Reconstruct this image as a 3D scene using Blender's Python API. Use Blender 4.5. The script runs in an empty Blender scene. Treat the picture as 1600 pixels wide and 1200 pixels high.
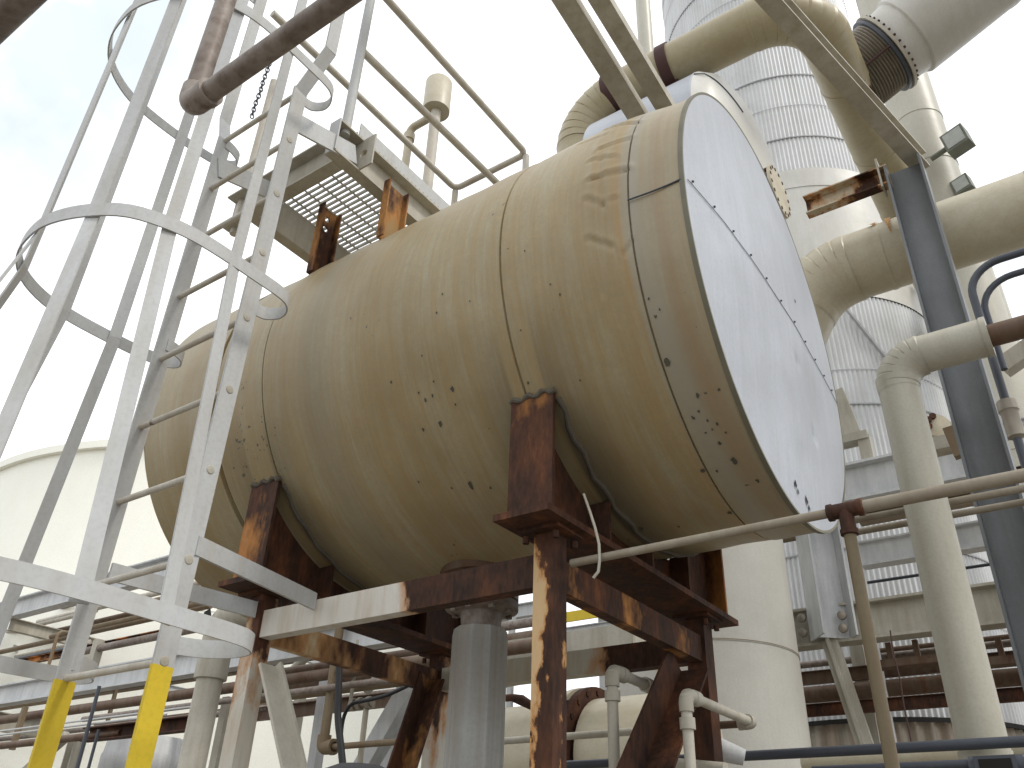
import bpy, math, random
from mathutils import Vector, Matrix
C = bpy.context.scene.collection
R = math.radians
random.seed(7)
SC = bpy.context.scene
GZ = -1.6          # ground level (the camera's eye is the origin)

# ------------------------------------------------------------------ camera
F_PX, PITCH, ROLL, YAW = 1316.6, R(31.0447), R(2.2316), R(53.6727)
fw = Vector((-math.cos(YAW)*math.cos(PITCH), math.sin(YAW)*math.cos(PITCH), math.sin(PITCH)))
_r = fw.cross(Vector((0, 0, 1))).normalized(); _u = _r.cross(fw)
rt = _r*math.cos(ROLL) + _u*math.sin(ROLL); up = -_r*math.sin(ROLL) + _u*math.cos(ROLL)
cd = bpy.data.cameras.new('camera'); cam = bpy.data.objects.new('camera', cd); C.objects.link(cam)
cd.sensor_width = 36; cd.lens = F_PX/1600*36; cd.clip_start = 0.05; cd.clip_end = 3000
cam.matrix_world = Matrix(((rt.x, up.x, -fw.x, 0), (rt.y, up.y, -fw.y, 0), (rt.z, up.z, -fw.z, 0), (0, 0, 0, 1)))
SC.camera = cam
SC.render.resolution_x = 1024; SC.render.resolution_y = 768
SC.view_settings.view_transform = 'Standard'; SC.view_settings.look = 'None'
SC.view_settings.exposure = 0.0; SC.view_settings.gamma = 1

# ------------------------------------------------------------------ sky and sun
SUN_EL, SUN_AZ = R(50), R(6)       # azimuth measured from +X towards +Y
w = bpy.data.worlds.new('World'); SC.world = w; w.use_nodes = True
nt = w.node_tree; nt.nodes.clear()
out = nt.nodes.new('ShaderNodeOutputWorld'); bg = nt.nodes.new('ShaderNodeBackground')
sky = nt.nodes.new('ShaderNodeTexSky'); sky.sky_type = 'NISHITA'; sky.sun_disc = False
sky.sun_elevation = SUN_EL; sky.sun_rotation = R(90) - SUN_AZ; sky.dust_density = 2.0
tc = nt.nodes.new('ShaderNodeTexCoord'); mp = nt.nodes.new('ShaderNodeMapping'); mp.inputs['Scale'].default_value = (1, 1, 1.6)
nz = nt.nodes.new('ShaderNodeTexNoise'); nz.inputs['Scale'].default_value = 3.1; nz.inputs['Detail'].default_value = 7; nz.inputs['Roughness'].default_value = .55
rp = nt.nodes.new('ShaderNodeValToRGB'); rp.color_ramp.elements[0].position = .30; rp.color_ramp.elements[1].position = .46
rp.color_ramp.elements[0].color = (.76, .76, .76, 1)
mx = nt.nodes.new('ShaderNodeMixRGB'); mx.inputs['Color2'].default_value = (11.6, 11.9, 12.2, 1)
L = nt.links
L.new(tc.outputs['Generated'], mp.inputs['Vector']); L.new(mp.outputs['Vector'], nz.inputs['Vector'])
L.new(nz.outputs['Fac'], rp.inputs['Fac']); L.new(rp.outputs['Color'], mx.inputs['Fac'])
L.new(sky.outputs['Color'], mx.inputs['Color1'])
# one thin opening in the cloud, pale blue, over the left of the yard
gap = nt.nodes.new('ShaderNodeVectorMath'); gap.operation = 'DOT_PRODUCT'
gap.inputs[1].default_value = (fw + rt*((95-800)/F_PX) - up*((75-600)/F_PX)).normalized()
gn = nt.nodes.new('ShaderNodeTexNoise'); gn.inputs['Scale'].default_value = 9; gn.inputs['Detail'].default_value = 6
ga = nt.nodes.new('ShaderNodeMath'); ga.operation = 'MULTIPLY_ADD'; ga.inputs[1].default_value = .035
gr_ = nt.nodes.new('ShaderNodeMapRange'); gr_.inputs[1].default_value = 1.008; gr_.inputs[2].default_value = 1.016; gr_.inputs[3].default_value = 0; gr_.inputs[4].default_value = .75
gm = nt.nodes.new('ShaderNodeMixRGB'); gm.inputs['Color2'].default_value = (6.7, 7.6, 8.2, 1)
L.new(tc.outputs['Generated'], gap.inputs[0]); L.new(tc.outputs['Generated'], gn.inputs['Vector']); L.new(gn.outputs['Fac'], ga.inputs[0]); L.new(gap.outputs['Value'], ga.inputs[2])
L.new(ga.outputs[0], gr_.inputs[0]); L.new(gr_.outputs[0], gm.inputs['Fac']); L.new(mx.outputs['Color'], gm.inputs['Color1']); L.new(gm.outputs['Color'], bg.inputs['Color'])
bg.inputs['Strength'].default_value = 0.12; L.new(bg.outputs['Background'], out.inputs['Surface'])
sd = bpy.data.lights.new('sun', 'SUN'); sd.energy = 1.7; sd.angle = R(12); sd.color = (1, .95, .87)
sun = bpy.data.objects.new('sun', sd); C.objects.link(sun)
sdir = Vector((math.cos(SUN_EL)*math.cos(SUN_AZ), math.cos(SUN_EL)*math.sin(SUN_AZ), math.sin(SUN_EL)))
sun.rotation_euler = sdir.to_track_quat('Z', 'Y').to_euler()

# ------------------------------------------------------------------ from a pixel of the 1600 x 1200 photo to a point on a known plane
def ray(x, y): return fw + rt*((x-800)/F_PX) - up*((y-600)/F_PX)
def atX(x, y, v): d = ray(x, y); return d*(v/d.x)
def atY(x, y, v): d = ray(x, y); return d*(v/d.y)
def atZ(x, y, v): d = ray(x, y); return d*(v/d.z)
def atD(x, y, v): return ray(x, y)*v
AX = {'x': Vector((1, 0, 0)), 'y': Vector((0, 1, 0)), 'z': Vector((0, 0, 1))}
def along(p, ax, px=None, py=None):
    """slide p along a direction until it stands at image column px (or row py)"""
    d = AX[ax] if isinstance(ax, str) else ax
    if px is not None: n, k = rt, (px-800)/F_PX
    else: n, k = -up, (py-600)/F_PX
    m = n - fw*k
    return p + d*(-(p.dot(m))/d.dot(m))
def rpx(p, px): return px*0.5*p.dot(fw)/F_PX       # radius of something px pixels wide at p

# ------------------------------------------------------------------ mesh collecting
class MB:
    def __init__(s): s.v = []; s.f = []; s.sm = []
    def add(s, vs, fs, smooth=False):
        o = len(s.v); s.v += [Vector(a) for a in vs]; s.f += [[o+i for i in f] for f in fs]; s.sm += [smooth]*len(fs)
        return s
    def box(s, c, sz, ax=None):
        ax = ax or (AX['x'], AX['y'], AX['z']); c = Vector(c); vs = []
        for i in (-1, 1):
            for j in (-1, 1):
                for k in (-1, 1): vs.append(c + ax[0]*(i*sz[0]/2) + ax[1]*(j*sz[1]/2) + ax[2]*(k*sz[2]/2))
        return s.add(vs, [(0, 1, 3, 2), (4, 6, 7, 5), (0, 4, 5, 1), (2, 3, 7, 6), (0, 2, 6, 4), (1, 5, 7, 3)])
    def prof(s, pts, p, q, upv=(0, 0, 1), closed=True):
        """extrude a 2D outline (side, up) from p to q"""
        p = Vector(p); q = Vector(q); d = (q-p).normalized(); upv = Vector(upv)
        sd_ = d.cross(upv)
        if sd_.length < 1e-4: sd_ = d.cross(Vector((0, 1, 0)))
        sd_.normalize(); u = sd_.cross(d)
        n = len(pts); vs = [p + sd_*a + u*b for a, b in pts] + [q + sd_*a + u*b for a, b in pts]
        fs = [(i, (i+1) % n, n+(i+1) % n, n+i) for i in range(n)] + [tuple(range(n))[::-1], tuple(range(n, 2*n))]
        return s.add(vs, fs)
    def bar(s, p, q, w_, h, upv=(0, 0, 1)):
        a, b = w_/2, h/2; return s.prof([(-a, -b), (a, -b), (a, b), (-a, b)], p, q, upv)
    def ibeam(s, p, q, h, b, tf=.012, tw=.008, upv=(0, 0, 1)):
        H, Bf, t = h/2, b/2, tw/2
        return s.prof([(-Bf, -H), (Bf, -H), (Bf, -H+tf), (t, -H+tf), (t, H-tf), (Bf, H-tf), (Bf, H), (-Bf, H), (-Bf, H-tf), (-t, H-tf), (-t, -H+tf), (-Bf, -H+tf)], p, q, upv)
    def channel(s, p, q, h, b, t=.009, upv=(0, 0, 1), flip=1):
        """web at 0, flanges to the +side (flip=1)"""
        H = h/2; P_ = [(0, -H), (b, -H), (b, -H+t), (t, -H+t), (t, H-t), (b, H-t), (b, H), (0, H)]
        if flip < 0: P_ = [(-x, y) for x, y in P_][::-1]
        return s.prof(P_, p, q, upv)
    def angle(s, p, q, a, b, t=.008, upv=(0, 0, 1), flip=1, vup=1):
        P_ = [(0, 0), (b, 0), (b, t), (t, t), (t, a), (0, a)]
        P_ = [(x*flip, y*vup) for x, y in P_]
        if flip*vup < 0: P_ = P_[::-1]
        return s.prof(P_, p, q, upv)
    def tube(s, pts, r, n=20, bend=0, rings=8, caps=True, wob=0):
        pts = [Vector(a) for a in pts]
        if bend:
            new = [pts[0]]
            for i in range(1, len(pts)-1):
                a = (pts[i-1]-pts[i]).normalized(); b = (pts[i+1]-pts[i]).normalized()
                ang = a.angle(b); cut = bend/math.tan(ang/2)
                p0 = pts[i]+a*cut; p1 = pts[i]+b*cut; cen = pts[i] + (a+b).normalized()*(bend/math.sin(ang/2))
                v0 = p0-cen; v1 = p1-cen; tot = v0.angle(v1); axis = v0.cross(v1).normalized()
                for k in range(rings+1): new.append(cen + Matrix.Rotation(tot*k/rings, 3, axis) @ v0)
            new.append(pts[-1]); pts = new
        rs = r if isinstance(r, (list, tuple)) else [r]*len(pts)
        t0 = (pts[1]-pts[0]).normalized(); a = t0.cross(Vector((.3, .5, .81))).normalized(); vs = []; fs = []
        for i, p in enumerate(pts):
            t = (pts[min(i+1, len(pts)-1)]-pts[max(i-1, 0)]).normalized()
            a = (a - t*a.dot(t)).normalized(); b = t.cross(a)
            for k in range(n):
                th = 2*math.pi*k/n; vs.append(p + (a*math.cos(th)+b*math.sin(th))*rs[i])
        m = len(pts)
        for i in range(m-1):
            for k in range(n): fs.append((i*n+k, i*n+(k+1) % n, (i+1)*n+(k+1) % n, (i+1)*n+k))
        s.add(vs, fs, True)
        if caps: s.add(vs[:n], [tuple(range(n))[::-1]]); s.add(vs[-n:], [tuple(range(n))])
        return s
    def lathe(s, p, axis, prof, n=48, close=False):
        """prof: list of (distance along axis, radius)"""
        p = Vector(p); ax = Vector(axis).normalized(); a = ax.cross(Vector((.31, .52, .80)));
        if a.length < 1e-3: a = ax.cross(Vector((1, 0, 0)))
        a.normalize(); b = ax.cross(a); vs = []; fs = []
        for d, r in prof:
            for k in range(n):
                th = 2*math.pi*k/n; vs.append(p + ax*d + (a*math.cos(th)+b*math.sin(th))*r)
        m = len(prof)
        for i in range(m-1 if not close else m):
            j = (i+1) % m
            for k in range(n): fs.append((i*n+k, i*n+(k+1) % n, j*n+(k+1) % n, j*n+k))
        return s.add(vs, fs, True)
    def disc(s, p, axis, r, t, n=32): return s.lathe(p, axis, [(0, 1e-4), (0, r), (t, r), (t, 1e-4)], n)
    def grid(s, vs, nu, nv, wrapv=False):
        fs = []
        for i in range(nu-1):
            for k in range(nv if wrapv else nv-1):
                fs.append((i*nv+k, i*nv+(k+1) % nv, (i+1)*nv+(k+1) % nv, (i+1)*nv+k))
        return s.add(vs, fs, True)
    def build(s, name, mat, parent=None, base=None, ang=38):
        me = bpy.data.meshes.new(name)
        o0 = Vector(parent['_w']) if parent is not None else Vector(base or (0, 0, 0))
        me.from_pydata([tuple(a-o0) for a in s.v], [], s.f); me.update()
        me.polygons.foreach_set('use_smooth', s.sm)
        if any(s.sm): me.set_sharp_from_angle(angle=R(ang))
        me.materials.append(mat)
        o = bpy.data.objects.new(name, me); C.objects.link(o)
        if parent is not None:
            o.parent = parent; o['_w'] = tuple(o0)
        else: o.location = o0; o['_w'] = tuple(o0)
        return o
ROOTS = []
def tag(o, label, cat, group=None, kind=None):
    if label: o['label'] = label
    if cat: o['category'] = cat
    if group: o['group'] = group
    if kind: o['kind'] = kind
    return o
def thing(name, label, cat, loc, group=None):
    o = bpy.data.objects.new(name, None); C.objects.link(o); o.location = loc; o['_w'] = tuple(Vector(loc)); o.empty_display_size = .1
    return tag(o, label, cat, group)
def one(name, mb, mat, label, cat, base=None, group=None):
    if base is None:
        n = len(mb.v); base = sum(mb.v, Vector())/n; base.z = min(a.z for a in mb.v)
    return tag(mb.build(name, mat, None, base), label, cat, group)

# ------------------------------------------------------------------ materials
def newmat(name):
    m = bpy.data.materials.new(name); m.use_nodes = True; t = m.node_tree; b = t.nodes['Principled BSDF']
    return m, t, b
def srgb(r, g, b):
    f = lambda c: ((c/255+.055)/1.055)**2.4 if c > 10 else c/255/12.92
    return (f(r), f(g), f(b), 1)
def N(t, typ, **kw):
    n = t.nodes.new(typ)
    for k, v in kw.items():
        if k in n.inputs: n.inputs[k].default_value = v
        else: setattr(n, k, v)
    return n
def coords(t, scale=(1, 1, 1), rnd=True):
    c = N(t, 'ShaderNodeTexCoord'); m = N(t, 'ShaderNodeMapping'); m.inputs['Scale'].default_value = scale
    t.links.new(c.outputs['Object'], m.inputs['Vector'])
    if rnd:
        oi = N(t, 'ShaderNodeObjectInfo'); mu = N(t, 'ShaderNodeMath', operation='MULTIPLY'); mu.inputs[1].default_value = 17.3
        t.links.new(oi.outputs['Random'], mu.inputs[0]); t.links.new(mu.outputs[0], m.inputs['Location'])
    return m
def noise(t, vec, scale, detail=4, rough=.55):
    n = N(t, 'ShaderNodeTexNoise'); n.inputs['Scale'].default_value = scale; n.inputs['Detail'].default_value = detail; n.inputs['Roughness'].default_value = rough
    t.links.new(vec.outputs['Vector'], n.inputs['Vector']); return n
def ramp(t, src, stops):
    r = N(t, 'ShaderNodeValToRGB'); e = r.color_ramp.elements
    while len(e) < len(stops): e.new(.5)
    for i, (p, c) in enumerate(stops):
        e[i].position = p; e[i].color = c if len(c) == 4 else (*c, 1)
    t.links.new(src, r.inputs['Fac']); return r
def g(v): return (v, v, v, 1)
def mix(t, fac, a, b, mode='MIX'):
    m = N(t, 'ShaderNodeMixRGB', blend_type=mode)
    for i, s_ in ((0, fac), (1, a), (2, b)):
        if isinstance(s_, (int, float)): m.inputs[i].default_value = s_
        elif isinstance(s_, tuple): m.inputs[i].default_value = s_
        else: t.links.new(s_, m.inputs[i])
    return m.outputs[0]
def bump(t, b, src, strength=.2, dist=.01):
    n = N(t, 'ShaderNodeBump'); n.inputs['Strength'].default_value = strength; n.inputs['Distance'].default_value = dist
    t.links.new(src, n.inputs['Height']); t.links.new(n.outputs['Normal'], b.inputs['Normal'])
def rust_nodes(t):
    v = coords(t, (1, 1, .35)); n1 = noise(t, v, 9, 6, .65); n2 = noise(t, v, 60, 3, .6)
    r = ramp(t, n1.outputs['Fac'], [(.34, srgb(40, 27, 23)), (.50, srgb(64, 40, 30)), (.61, srgb(90, 54, 35)), (.75, srgb(140, 88, 50))])
    return mix(t, .35, r.outputs[0], ramp(t, n2.outputs['Fac'], [(.35, srgb(38, 28, 24)), (.7, srgb(98, 66, 46))]).outputs[0]), n2
def m_paint(name, col, rust=.0, dirt=.35, rough=.6, dcol=(158, 148, 128), streak=(1, 1, .12), metal=0.0, spec=.35, bscale=14):
    """weathered paint: mottled, streaked, with rust where the noise is strong"""
    m, t, b = newmat(name)
    v = coords(t, streak); n = noise(t, v, bscale, 5, .6); v2 = coords(t); n2 = noise(t, v2, 2.3, 5, .6); n3 = noise(t, v2, 70, 2)
    f = ramp(t, n.outputs['Fac'], [(.42, g(0)), (.72, g(dirt))]).outputs[0]
    c = mix(t, f, srgb(*col), srgb(*dcol))
    f2 = ramp(t, n2.outputs['Fac'], [(.35, g(0)), (.75, g(dirt*.8))]).outputs[0]
    c = mix(t, f2, c, srgb(*[int(x*.82) for x in dcol]))
    c = mix(t, ramp(t, n3.outputs['Fac'], [(.45, g(0)), (.8, g(.22))]).outputs[0], c, srgb(*[int(x*.7) for x in col]))
    if rust > 0:
        rc, _ = rust_nodes(t); v4 = coords(t, (1, 1, .4)); n4 = noise(t, v4, 4.5, 8, .68)
        f4 = ramp(t, n4.outputs['Fac'], [(.74-rust*.4, g(0)), (.80-rust*.4, g(1))]).outputs[0]
        c = mix(t, f4, c, rc)
    t.links.new(c, b.inputs['Base Color']); b.inputs['Roughness'].default_value = rough; b.inputs['Metallic'].default_value = metal
    b.inputs['Specular IOR Level'].default_value = spec
    bump(t, b, n3.outputs['Fac'], .05, .002)
    return m
def m_peel(name, grad, off, paint=(196, 192, 180), sharp=.05, nscale=3.5, amp=1.0, k=0.0):
    """paint over rust; the rusted part lies where grad.(x,y,z)+amp*noise exceeds off (object coordinates)"""
    m, t, b = newmat(name); rc, n2 = rust_nodes(t)
    c0 = N(t, 'ShaderNodeTexCoord'); d = N(t, 'ShaderNodeVectorMath', operation='DOT_PRODUCT'); d.inputs[1].default_value = grad
    t.links.new(c0.outputs['Object'], d.inputs[0])
    v = coords(t, (1, 1, .45)); n = noise(t, v, nscale, 8, .62)
    a = N(t, 'ShaderNodeMath', operation='MULTIPLY_ADD'); a.inputs[1].default_value = amp; t.links.new(n.outputs['Fac'], a.inputs[0]); kk = N(t, 'ShaderNodeMath', operation='ADD'); kk.inputs[1].default_value = k; t.links.new(d.outputs['Value'], kk.inputs[0]); t.links.new(kk.outputs[0], a.inputs[2])
    f = ramp(t, a.outputs[0], [(min(.98, max(0, off-sharp)), g(0)), (min(1, max(.01, off+sharp)), g(1))]).outputs[0]
    nn = noise(t, coords(t, (1, 1, .15)), 22, 4)
    pc = mix(t, ramp(t, nn.outputs['Fac'], [(.45, g(0)), (.75, g(.5))]).outputs[0], srgb(*paint), srgb(165, 140, 105))
    e = ramp(t, a.outputs[0], [(min(.97, max(0, off-sharp-.05)), g(0)), (min(.99, max(.01, off-sharp)), g(.75))]).outputs[0]
    pc = mix(t, e, pc, srgb(176, 120, 62))
    t.links.new(mix(t, f, pc, rc), b.inputs['Base Color']); b.inputs['Roughness'].default_value = .75
    b.inputs['Specular IOR Level'].default_value = .25
    bump(t, b, mix(t, f, n2.outputs['Fac'], g(.2)), .35, .006)
    return m
def m_jacket(name, col, streak_scale, stain=(168, 122, 70), amt=.6, rough=.45, pits=True, metal=.0, spec=.4, bands=False):
    """aluminium jacket weathered to beige: thin streaks round the shell, tan stains, dark pits"""
    m, t, b = newmat(name)
    v = coords(t, streak_scale, False); n = noise(t, v, 5, 6, .65); nb = noise(t, coords(t, tuple(x*.22 for x in streak_scale), False), 5, 5, .55)
    v2 = coords(t, (1, 1, 1), False); n2 = noise(t, v2, 1.6, 6, .6); n3 = noise(t, v2, 90, 2)
    c = mix(t, ramp(t, n.outputs['Fac'], [(.40, g(0)), (.72, g(amt*.9))]).outputs[0], srgb(*col), srgb(*stain))
    c = mix(t, ramp(t, nb.outputs['Fac'], [(.42, g(0)), (.66, g(amt))]).outputs[0], c, srgb(*[int(a*.5+s_*.5) for a, s_ in zip(col, stain)]))
    c = mix(t, ramp(t, n2.outputs['Fac'], [(.45, g(0)), (.75, g(amt*.7))]).outputs[0], c, srgb(*[int(x*.78) for x in stain]))
    c = mix(t, ramp(t, n3.outputs['Fac'], [(.4, g(0)), (.8, g(.25))]).outputs[0], c, srgb(*[int(x*.75) for x in col]))
    n5 = noise(t, v2, 34, 5, .7); c = mix(t, ramp(t, n5.outputs['Fac'], [(.42, g(0)), (.62, g(.30 if pits else .12))]).outputs[0], c, srgb(*[int(x*.86) for x in col]))
    if bands:
        sx_ = N(t, 'ShaderNodeSeparateXYZ'); co = N(t, 'ShaderNodeTexCoord'); t.links.new(co.outputs['Object'], sx_.inputs[0])
        def box_mask(sock, stops):          # stops given in metres, packed to 0..1 over a 4 m span
            ad = N(t, 'ShaderNodeMath', operation='MULTIPLY_ADD'); ad.inputs[1].default_value = .25; ad.inputs[2].default_value = .5; t.links.new(sock, ad.inputs[0])
            return ramp(t, ad.outputs[0], [(p_*.25+.5, g(v_)) for p_, v_ in stops]).outputs[0]
        def mul(a, b):
            m_ = N(t, 'ShaderNodeMath', operation='MULTIPLY'); t.links.new(a, m_.inputs[0]); t.links.new(b, m_.inputs[1]); return m_.outputs[0]
        low = ramp(t, nb.outputs['Fac'], [(.35, g(.35)), (.6, g(1))]).outputs[0]
        c = mix(t, mul(box_mask(sx_.outputs[0], [(1.165, 0), (1.175, .8), (1.26, .7), (1.42, .1)]), low), c, srgb(150, 146, 134))
        c = mix(t, mul(box_mask(sx_.outputs[0], [(1.12, 0), (1.15, .3), (1.165, .5), (1.172, 0)]), low), c, srgb(164, 124, 66))
        c = mix(t, mul(box_mask(sx_.outputs[0], [(1.24, 0), (1.29, .45), (1.31, .3), (1.35, 0)]), low), c, srgb(138, 102, 52))
        c = mix(t, box_mask(sx_.outputs[0], [(-.36, 0), (-.27, .35), (-.20, .3), (-.10, 0)]), c, srgb(128, 124, 112))
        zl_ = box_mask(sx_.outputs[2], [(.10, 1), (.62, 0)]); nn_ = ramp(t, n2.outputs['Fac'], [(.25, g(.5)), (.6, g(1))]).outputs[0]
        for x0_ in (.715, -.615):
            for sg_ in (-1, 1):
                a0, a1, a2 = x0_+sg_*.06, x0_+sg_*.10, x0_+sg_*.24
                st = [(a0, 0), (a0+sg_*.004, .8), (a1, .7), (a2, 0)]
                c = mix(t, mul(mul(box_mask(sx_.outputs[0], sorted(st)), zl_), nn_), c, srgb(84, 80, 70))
    if pits:
        vv = noise(t, v2, 26, 2, .9); cl = noise(t, v2, 2.2, 2)
        mm = N(t, 'ShaderNodeMath', operation='MULTIPLY'); t.links.new(vv.outputs['Fac'], mm.inputs[0]); t.links.new(cl.outputs['Fac'], mm.inputs[1])
        c = mix(t, ramp(t, mm.outputs[0], [(.452, g(0)), (.475, g(.75))]).outputs[0], c, srgb(58, 62, 62))
    t.links.new(c, b.inputs['Base Color']); b.inputs['Roughness'].default_value = rough; b.inputs['Metallic'].default_value = metal
    b.inputs['Specular IOR Level'].default_value = spec
    bump(t, b, n2.outputs['Fac'], .25, .03)
    return m
def m_flat(name, col, rough=.6, metal=0, spec=.4):
    m, t, b = newmat(name); n = noise(t, coords(t), 12, 4)
    c = mix(t, ramp(t, n.outputs['Fac'], [(.4, g(0)), (.7, g(.35))]).outputs[0], srgb(*col), srgb(*[int(x*.72) for x in col]))
    t.links.new(c, b.inputs['Base Color']); b.inputs['Roughness'].default_value = rough; b.inputs['Metallic'].default_value = metal
    b.inputs['Specular IOR Level'].default_value = spec
    return m
M = dict(
    white=m_paint('white_paint', (190, 192, 193), .0, .35),
    whiteR=m_paint('white_paint_rust_spots', (200, 196, 184), .22, .5),
    offw=m_paint('dirty_white_paint', (188, 184, 172), .1, .7),
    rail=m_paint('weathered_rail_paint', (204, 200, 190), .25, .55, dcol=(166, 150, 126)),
    bluew=m_paint('bluish_white_steel', (206, 207, 207), .08, .4, dcol=(140, 145, 150)),
    galv=m_paint('galvanised_pipe', (150, 140, 132), .30, 1.0, dcol=(104, 88, 76), rough=.55, metal=.1, bscale=26, streak=(1,1,1)),
    greyst=m_paint('blue_grey_steel', (122, 125, 128), .0, .6, dcol=(96, 97, 94), rough=.5),
    tan=m_paint('tan_weathered_pipe', (128, 116, 94), .30, .8, dcol=(120, 92, 62)),
    brown=m_paint('brown_rusting_pipe', (110, 94, 78), .44, .9, dcol=(92, 60, 40)),
    rust=m_peel('heavy_rust', (0, 0, 0), 0.0),
    yellow=m_paint('yellow_paint', (214, 186, 48), .0, .25, dcol=(176, 150, 60)),
    dark=m_flat('dark_conduit', (66, 70, 78), .45), black=m_flat('black_gap', (26, 24, 22), .8),
    rubber=m_flat('black_hose', (34, 34, 36), .6), strap=m_flat('dark_brown_strap', (72, 46, 42), .7),
    rail2=m_paint('darker_rail_paint', (150, 143, 128), .30, .6, dcol=(124, 106, 84)), post2=m_paint('olive_brown_post', (112, 101, 78), .22, .7, dcol=(94, 76, 54)), riser=m_jacket('riser_jacket', (176, 172, 157), (4, 4, .5), (156, 148, 128), .4, .42, False), bolt=m_flat('bolt_steel', (150, 142, 130), .5, .4), band=m_flat('band_grey', (168, 170, 172), .6), pit=m_flat('corrosion_pit', (88, 86, 76), .9, 0, .1), glass=m_flat('lamp_glass', (188, 194, 188), .2),  # rail2: rail paint in an even, darker and greyer tone
    lamp=m_flat('lamp_housing', (126, 130, 120), .6), conc=m_paint('concrete', (150, 146, 138), 0, .6),
    jacket=m_jacket('tank_jacket', (164, 154, 126), (15, .8, .8), (152, 117, 58), .66, bands=True),
    head=m_jacket('head_sheet', (178, 182, 190), (.6, 9, .35), (160, 162, 166), .5, .42, False),
    pjx=m_jacket('pipe_jacket', (194, 187, 166), (2.5, 2.5, 2.5), (168, 150, 116), .45, .42, False),
    pja=m_jacket('overhead_jacket', (168, 158, 130), (2.5, 2.5, 2.5), (148, 130, 92), .5, .42, False), pjw=m_jacket('pale_pipe_jacket', (192, 189, 176), (4, 4, .5), (176, 168, 150), .4, .42, False),
    vess=m_jacket('second_tank_jacket', (208, 207, 202), (3, .5, .5), (186, 180, 164), .4, .4, False),
    col=m_jacket('column_sheet', (184, 182, 174), (4, 4, .35), (172, 168, 160), .4, .42, False),
    corr=m_jacket('corrugated_sheet', (214, 216, 218), (5, 5, .25), (180, 178, 170), .4, .4, False),
    corrlow=m_jacket('corrugated_sheet_stained', (176, 172, 160), (7, 7, .2), (140, 92, 58), .6, .5, False),
    store=m_paint('cream_tank_paint', (250, 249, 238), .0, .08, dcol=(236, 228, 200), rough=.5, bscale=5),
)

# ================================================================== ground
mg, tg, bgm = newmat('gravel_ground'); ngr = noise(tg, coords(tg, rnd=False), 30, 6, .7)
tg.links.new(ramp(tg, ngr.outputs['Fac'], [(.3, srgb(90, 86, 78)), (.7, srgb(140, 134, 124))]).outputs[0], bgm.inputs['Base Color']); bgm.inputs['Roughness'].default_value = .95
mb = MB(); mb.add([(-900, -900, GZ), (900, -900, GZ), (900, 900, GZ), (-900, 900, GZ)], [(0, 1, 2, 3)])
tag(mb.build('ground', mg), None, None, None, 'structure')

# ================================================================== main insulated tank
YC, ZC, RT, XF, XB = 2.67, 1.96, .863, -.736, -3.46
def sstep(v, a, b): v = min(1, max(0, (v-a)/(b-a))); return v*v*(3-2*v)
def endp(X, y, z):         # the free end of the shell is slightly out of square, drawn in and sagging
    a = sstep(X, -1.30, -.94); b = sstep(X, -1.10, -.74)
    return Vector((X+a*(.012*z/RT-.021*y/RT), YC+y*(1-.024*b), ZC+z*(1-.013*b)-.022*b))
def on_tank(x, y):
    d = ray(x, y); a = d.y**2+d.z**2; b = -2*(d.y*YC+d.z*ZC); c = YC**2+ZC**2-RT**2
    D = max(0, b*b-4*a*c); p = d*((-b-math.sqrt(D))/(2*a)); return p.x, math.atan2(p.z-ZC, p.y-YC)
SEAMS = [-.925, -1.405, -2.637, -2.952]
WR = []      # wrinkles pressed into the jacket beside the second seam: ends from the photo, depth, half-width
for a, b, dep, wd in (((915, 281), (967, 261), .017, .014), ((929, 234), (972, 214), .014, .012), ((915, 252), (951, 243), .012, .010), ((908, 312), (932, 320), .013, .013),
                      ((934, 318), (950, 308), .011, .011), ((912, 374), (948, 385), .013, .012), ((965, 395), (978, 372), .008, .010), ((930, 245), (932, 330), .006, .016),
                      ((940, 205), (985, 190), .014, .014), ((905, 225), (940, 212), .008, .014), ((930, 340), (934, 460), .004, .02), ((835, 262), (850, 246), .006, .012)):
    WR.append((*on_tank(*a), *on_tank(*b), dep*.52, wd*.8))
def tank_r(X, th):
    r = RT
    for i, sx in enumerate(SEAMS):
        if abs(X-sx) < .0035: r -= .009
        if X > sx: r += .0025*(1 if i % 2 == 0 else -1)
    if X < -2.94 and X > -2.962: r -= .012
    th0 = th if th > 0 else th+2*math.pi
    for x0, t0, x1, t1, dep, wd in WR:
        if abs(X-(x0+x1)/2) > .25: continue
        t0_ = t0 if t0 > 0 else t0+2*math.pi; t1_ = t1 if t1 > 0 else t1+2*math.pi
        ax, ay = x1-x0, (t1_-t0_)*RT; px_, py_ = X-x0, (th0-t0_)*RT; L2 = ax*ax+ay*ay
        q = (px_*ax+py_*ay)/L2; qq = min(1, max(0, q)); dx, dy = px_-ax*qq, py_-ay*qq
        ds = (dx*ay-dy*ax)/math.sqrt(L2); dd = math.hypot(dx, dy)
        e = math.exp(-(dd/wd)**2); r += -dep*e + dep*.55*math.exp(-((dd-wd*1.5)/(wd*1.1))**2)*(1 if ds > 0 else .15)
    r += .0020*math.sin(3*th+X*5)+.0012*math.sin(7*th-X*9)+.0015*math.sin(X*23+2*th)
    return r
tank = thing('insulated_tank', 'large beige sheet-metal clad horizontal tank with a white end, on rusty saddles', 'tank', (-2.1, YC, ZC-RT))
xs = set([XB, XF])
for i in range(0, 137): xs.add(round(XB+(XF-XB)*i/136, 4))
for i in range(0, 50): xs.add(round(-1.16+.26*i/49, 4))
for s_ in SEAMS:
    for k in (-.0045, -.003, 0, .003, .0045): xs.add(s_+k)
for k in (-2.963, -2.961, -2.941, -2.939): xs.add(k)
xs = sorted(xs); NT = 420; vs = []
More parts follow.
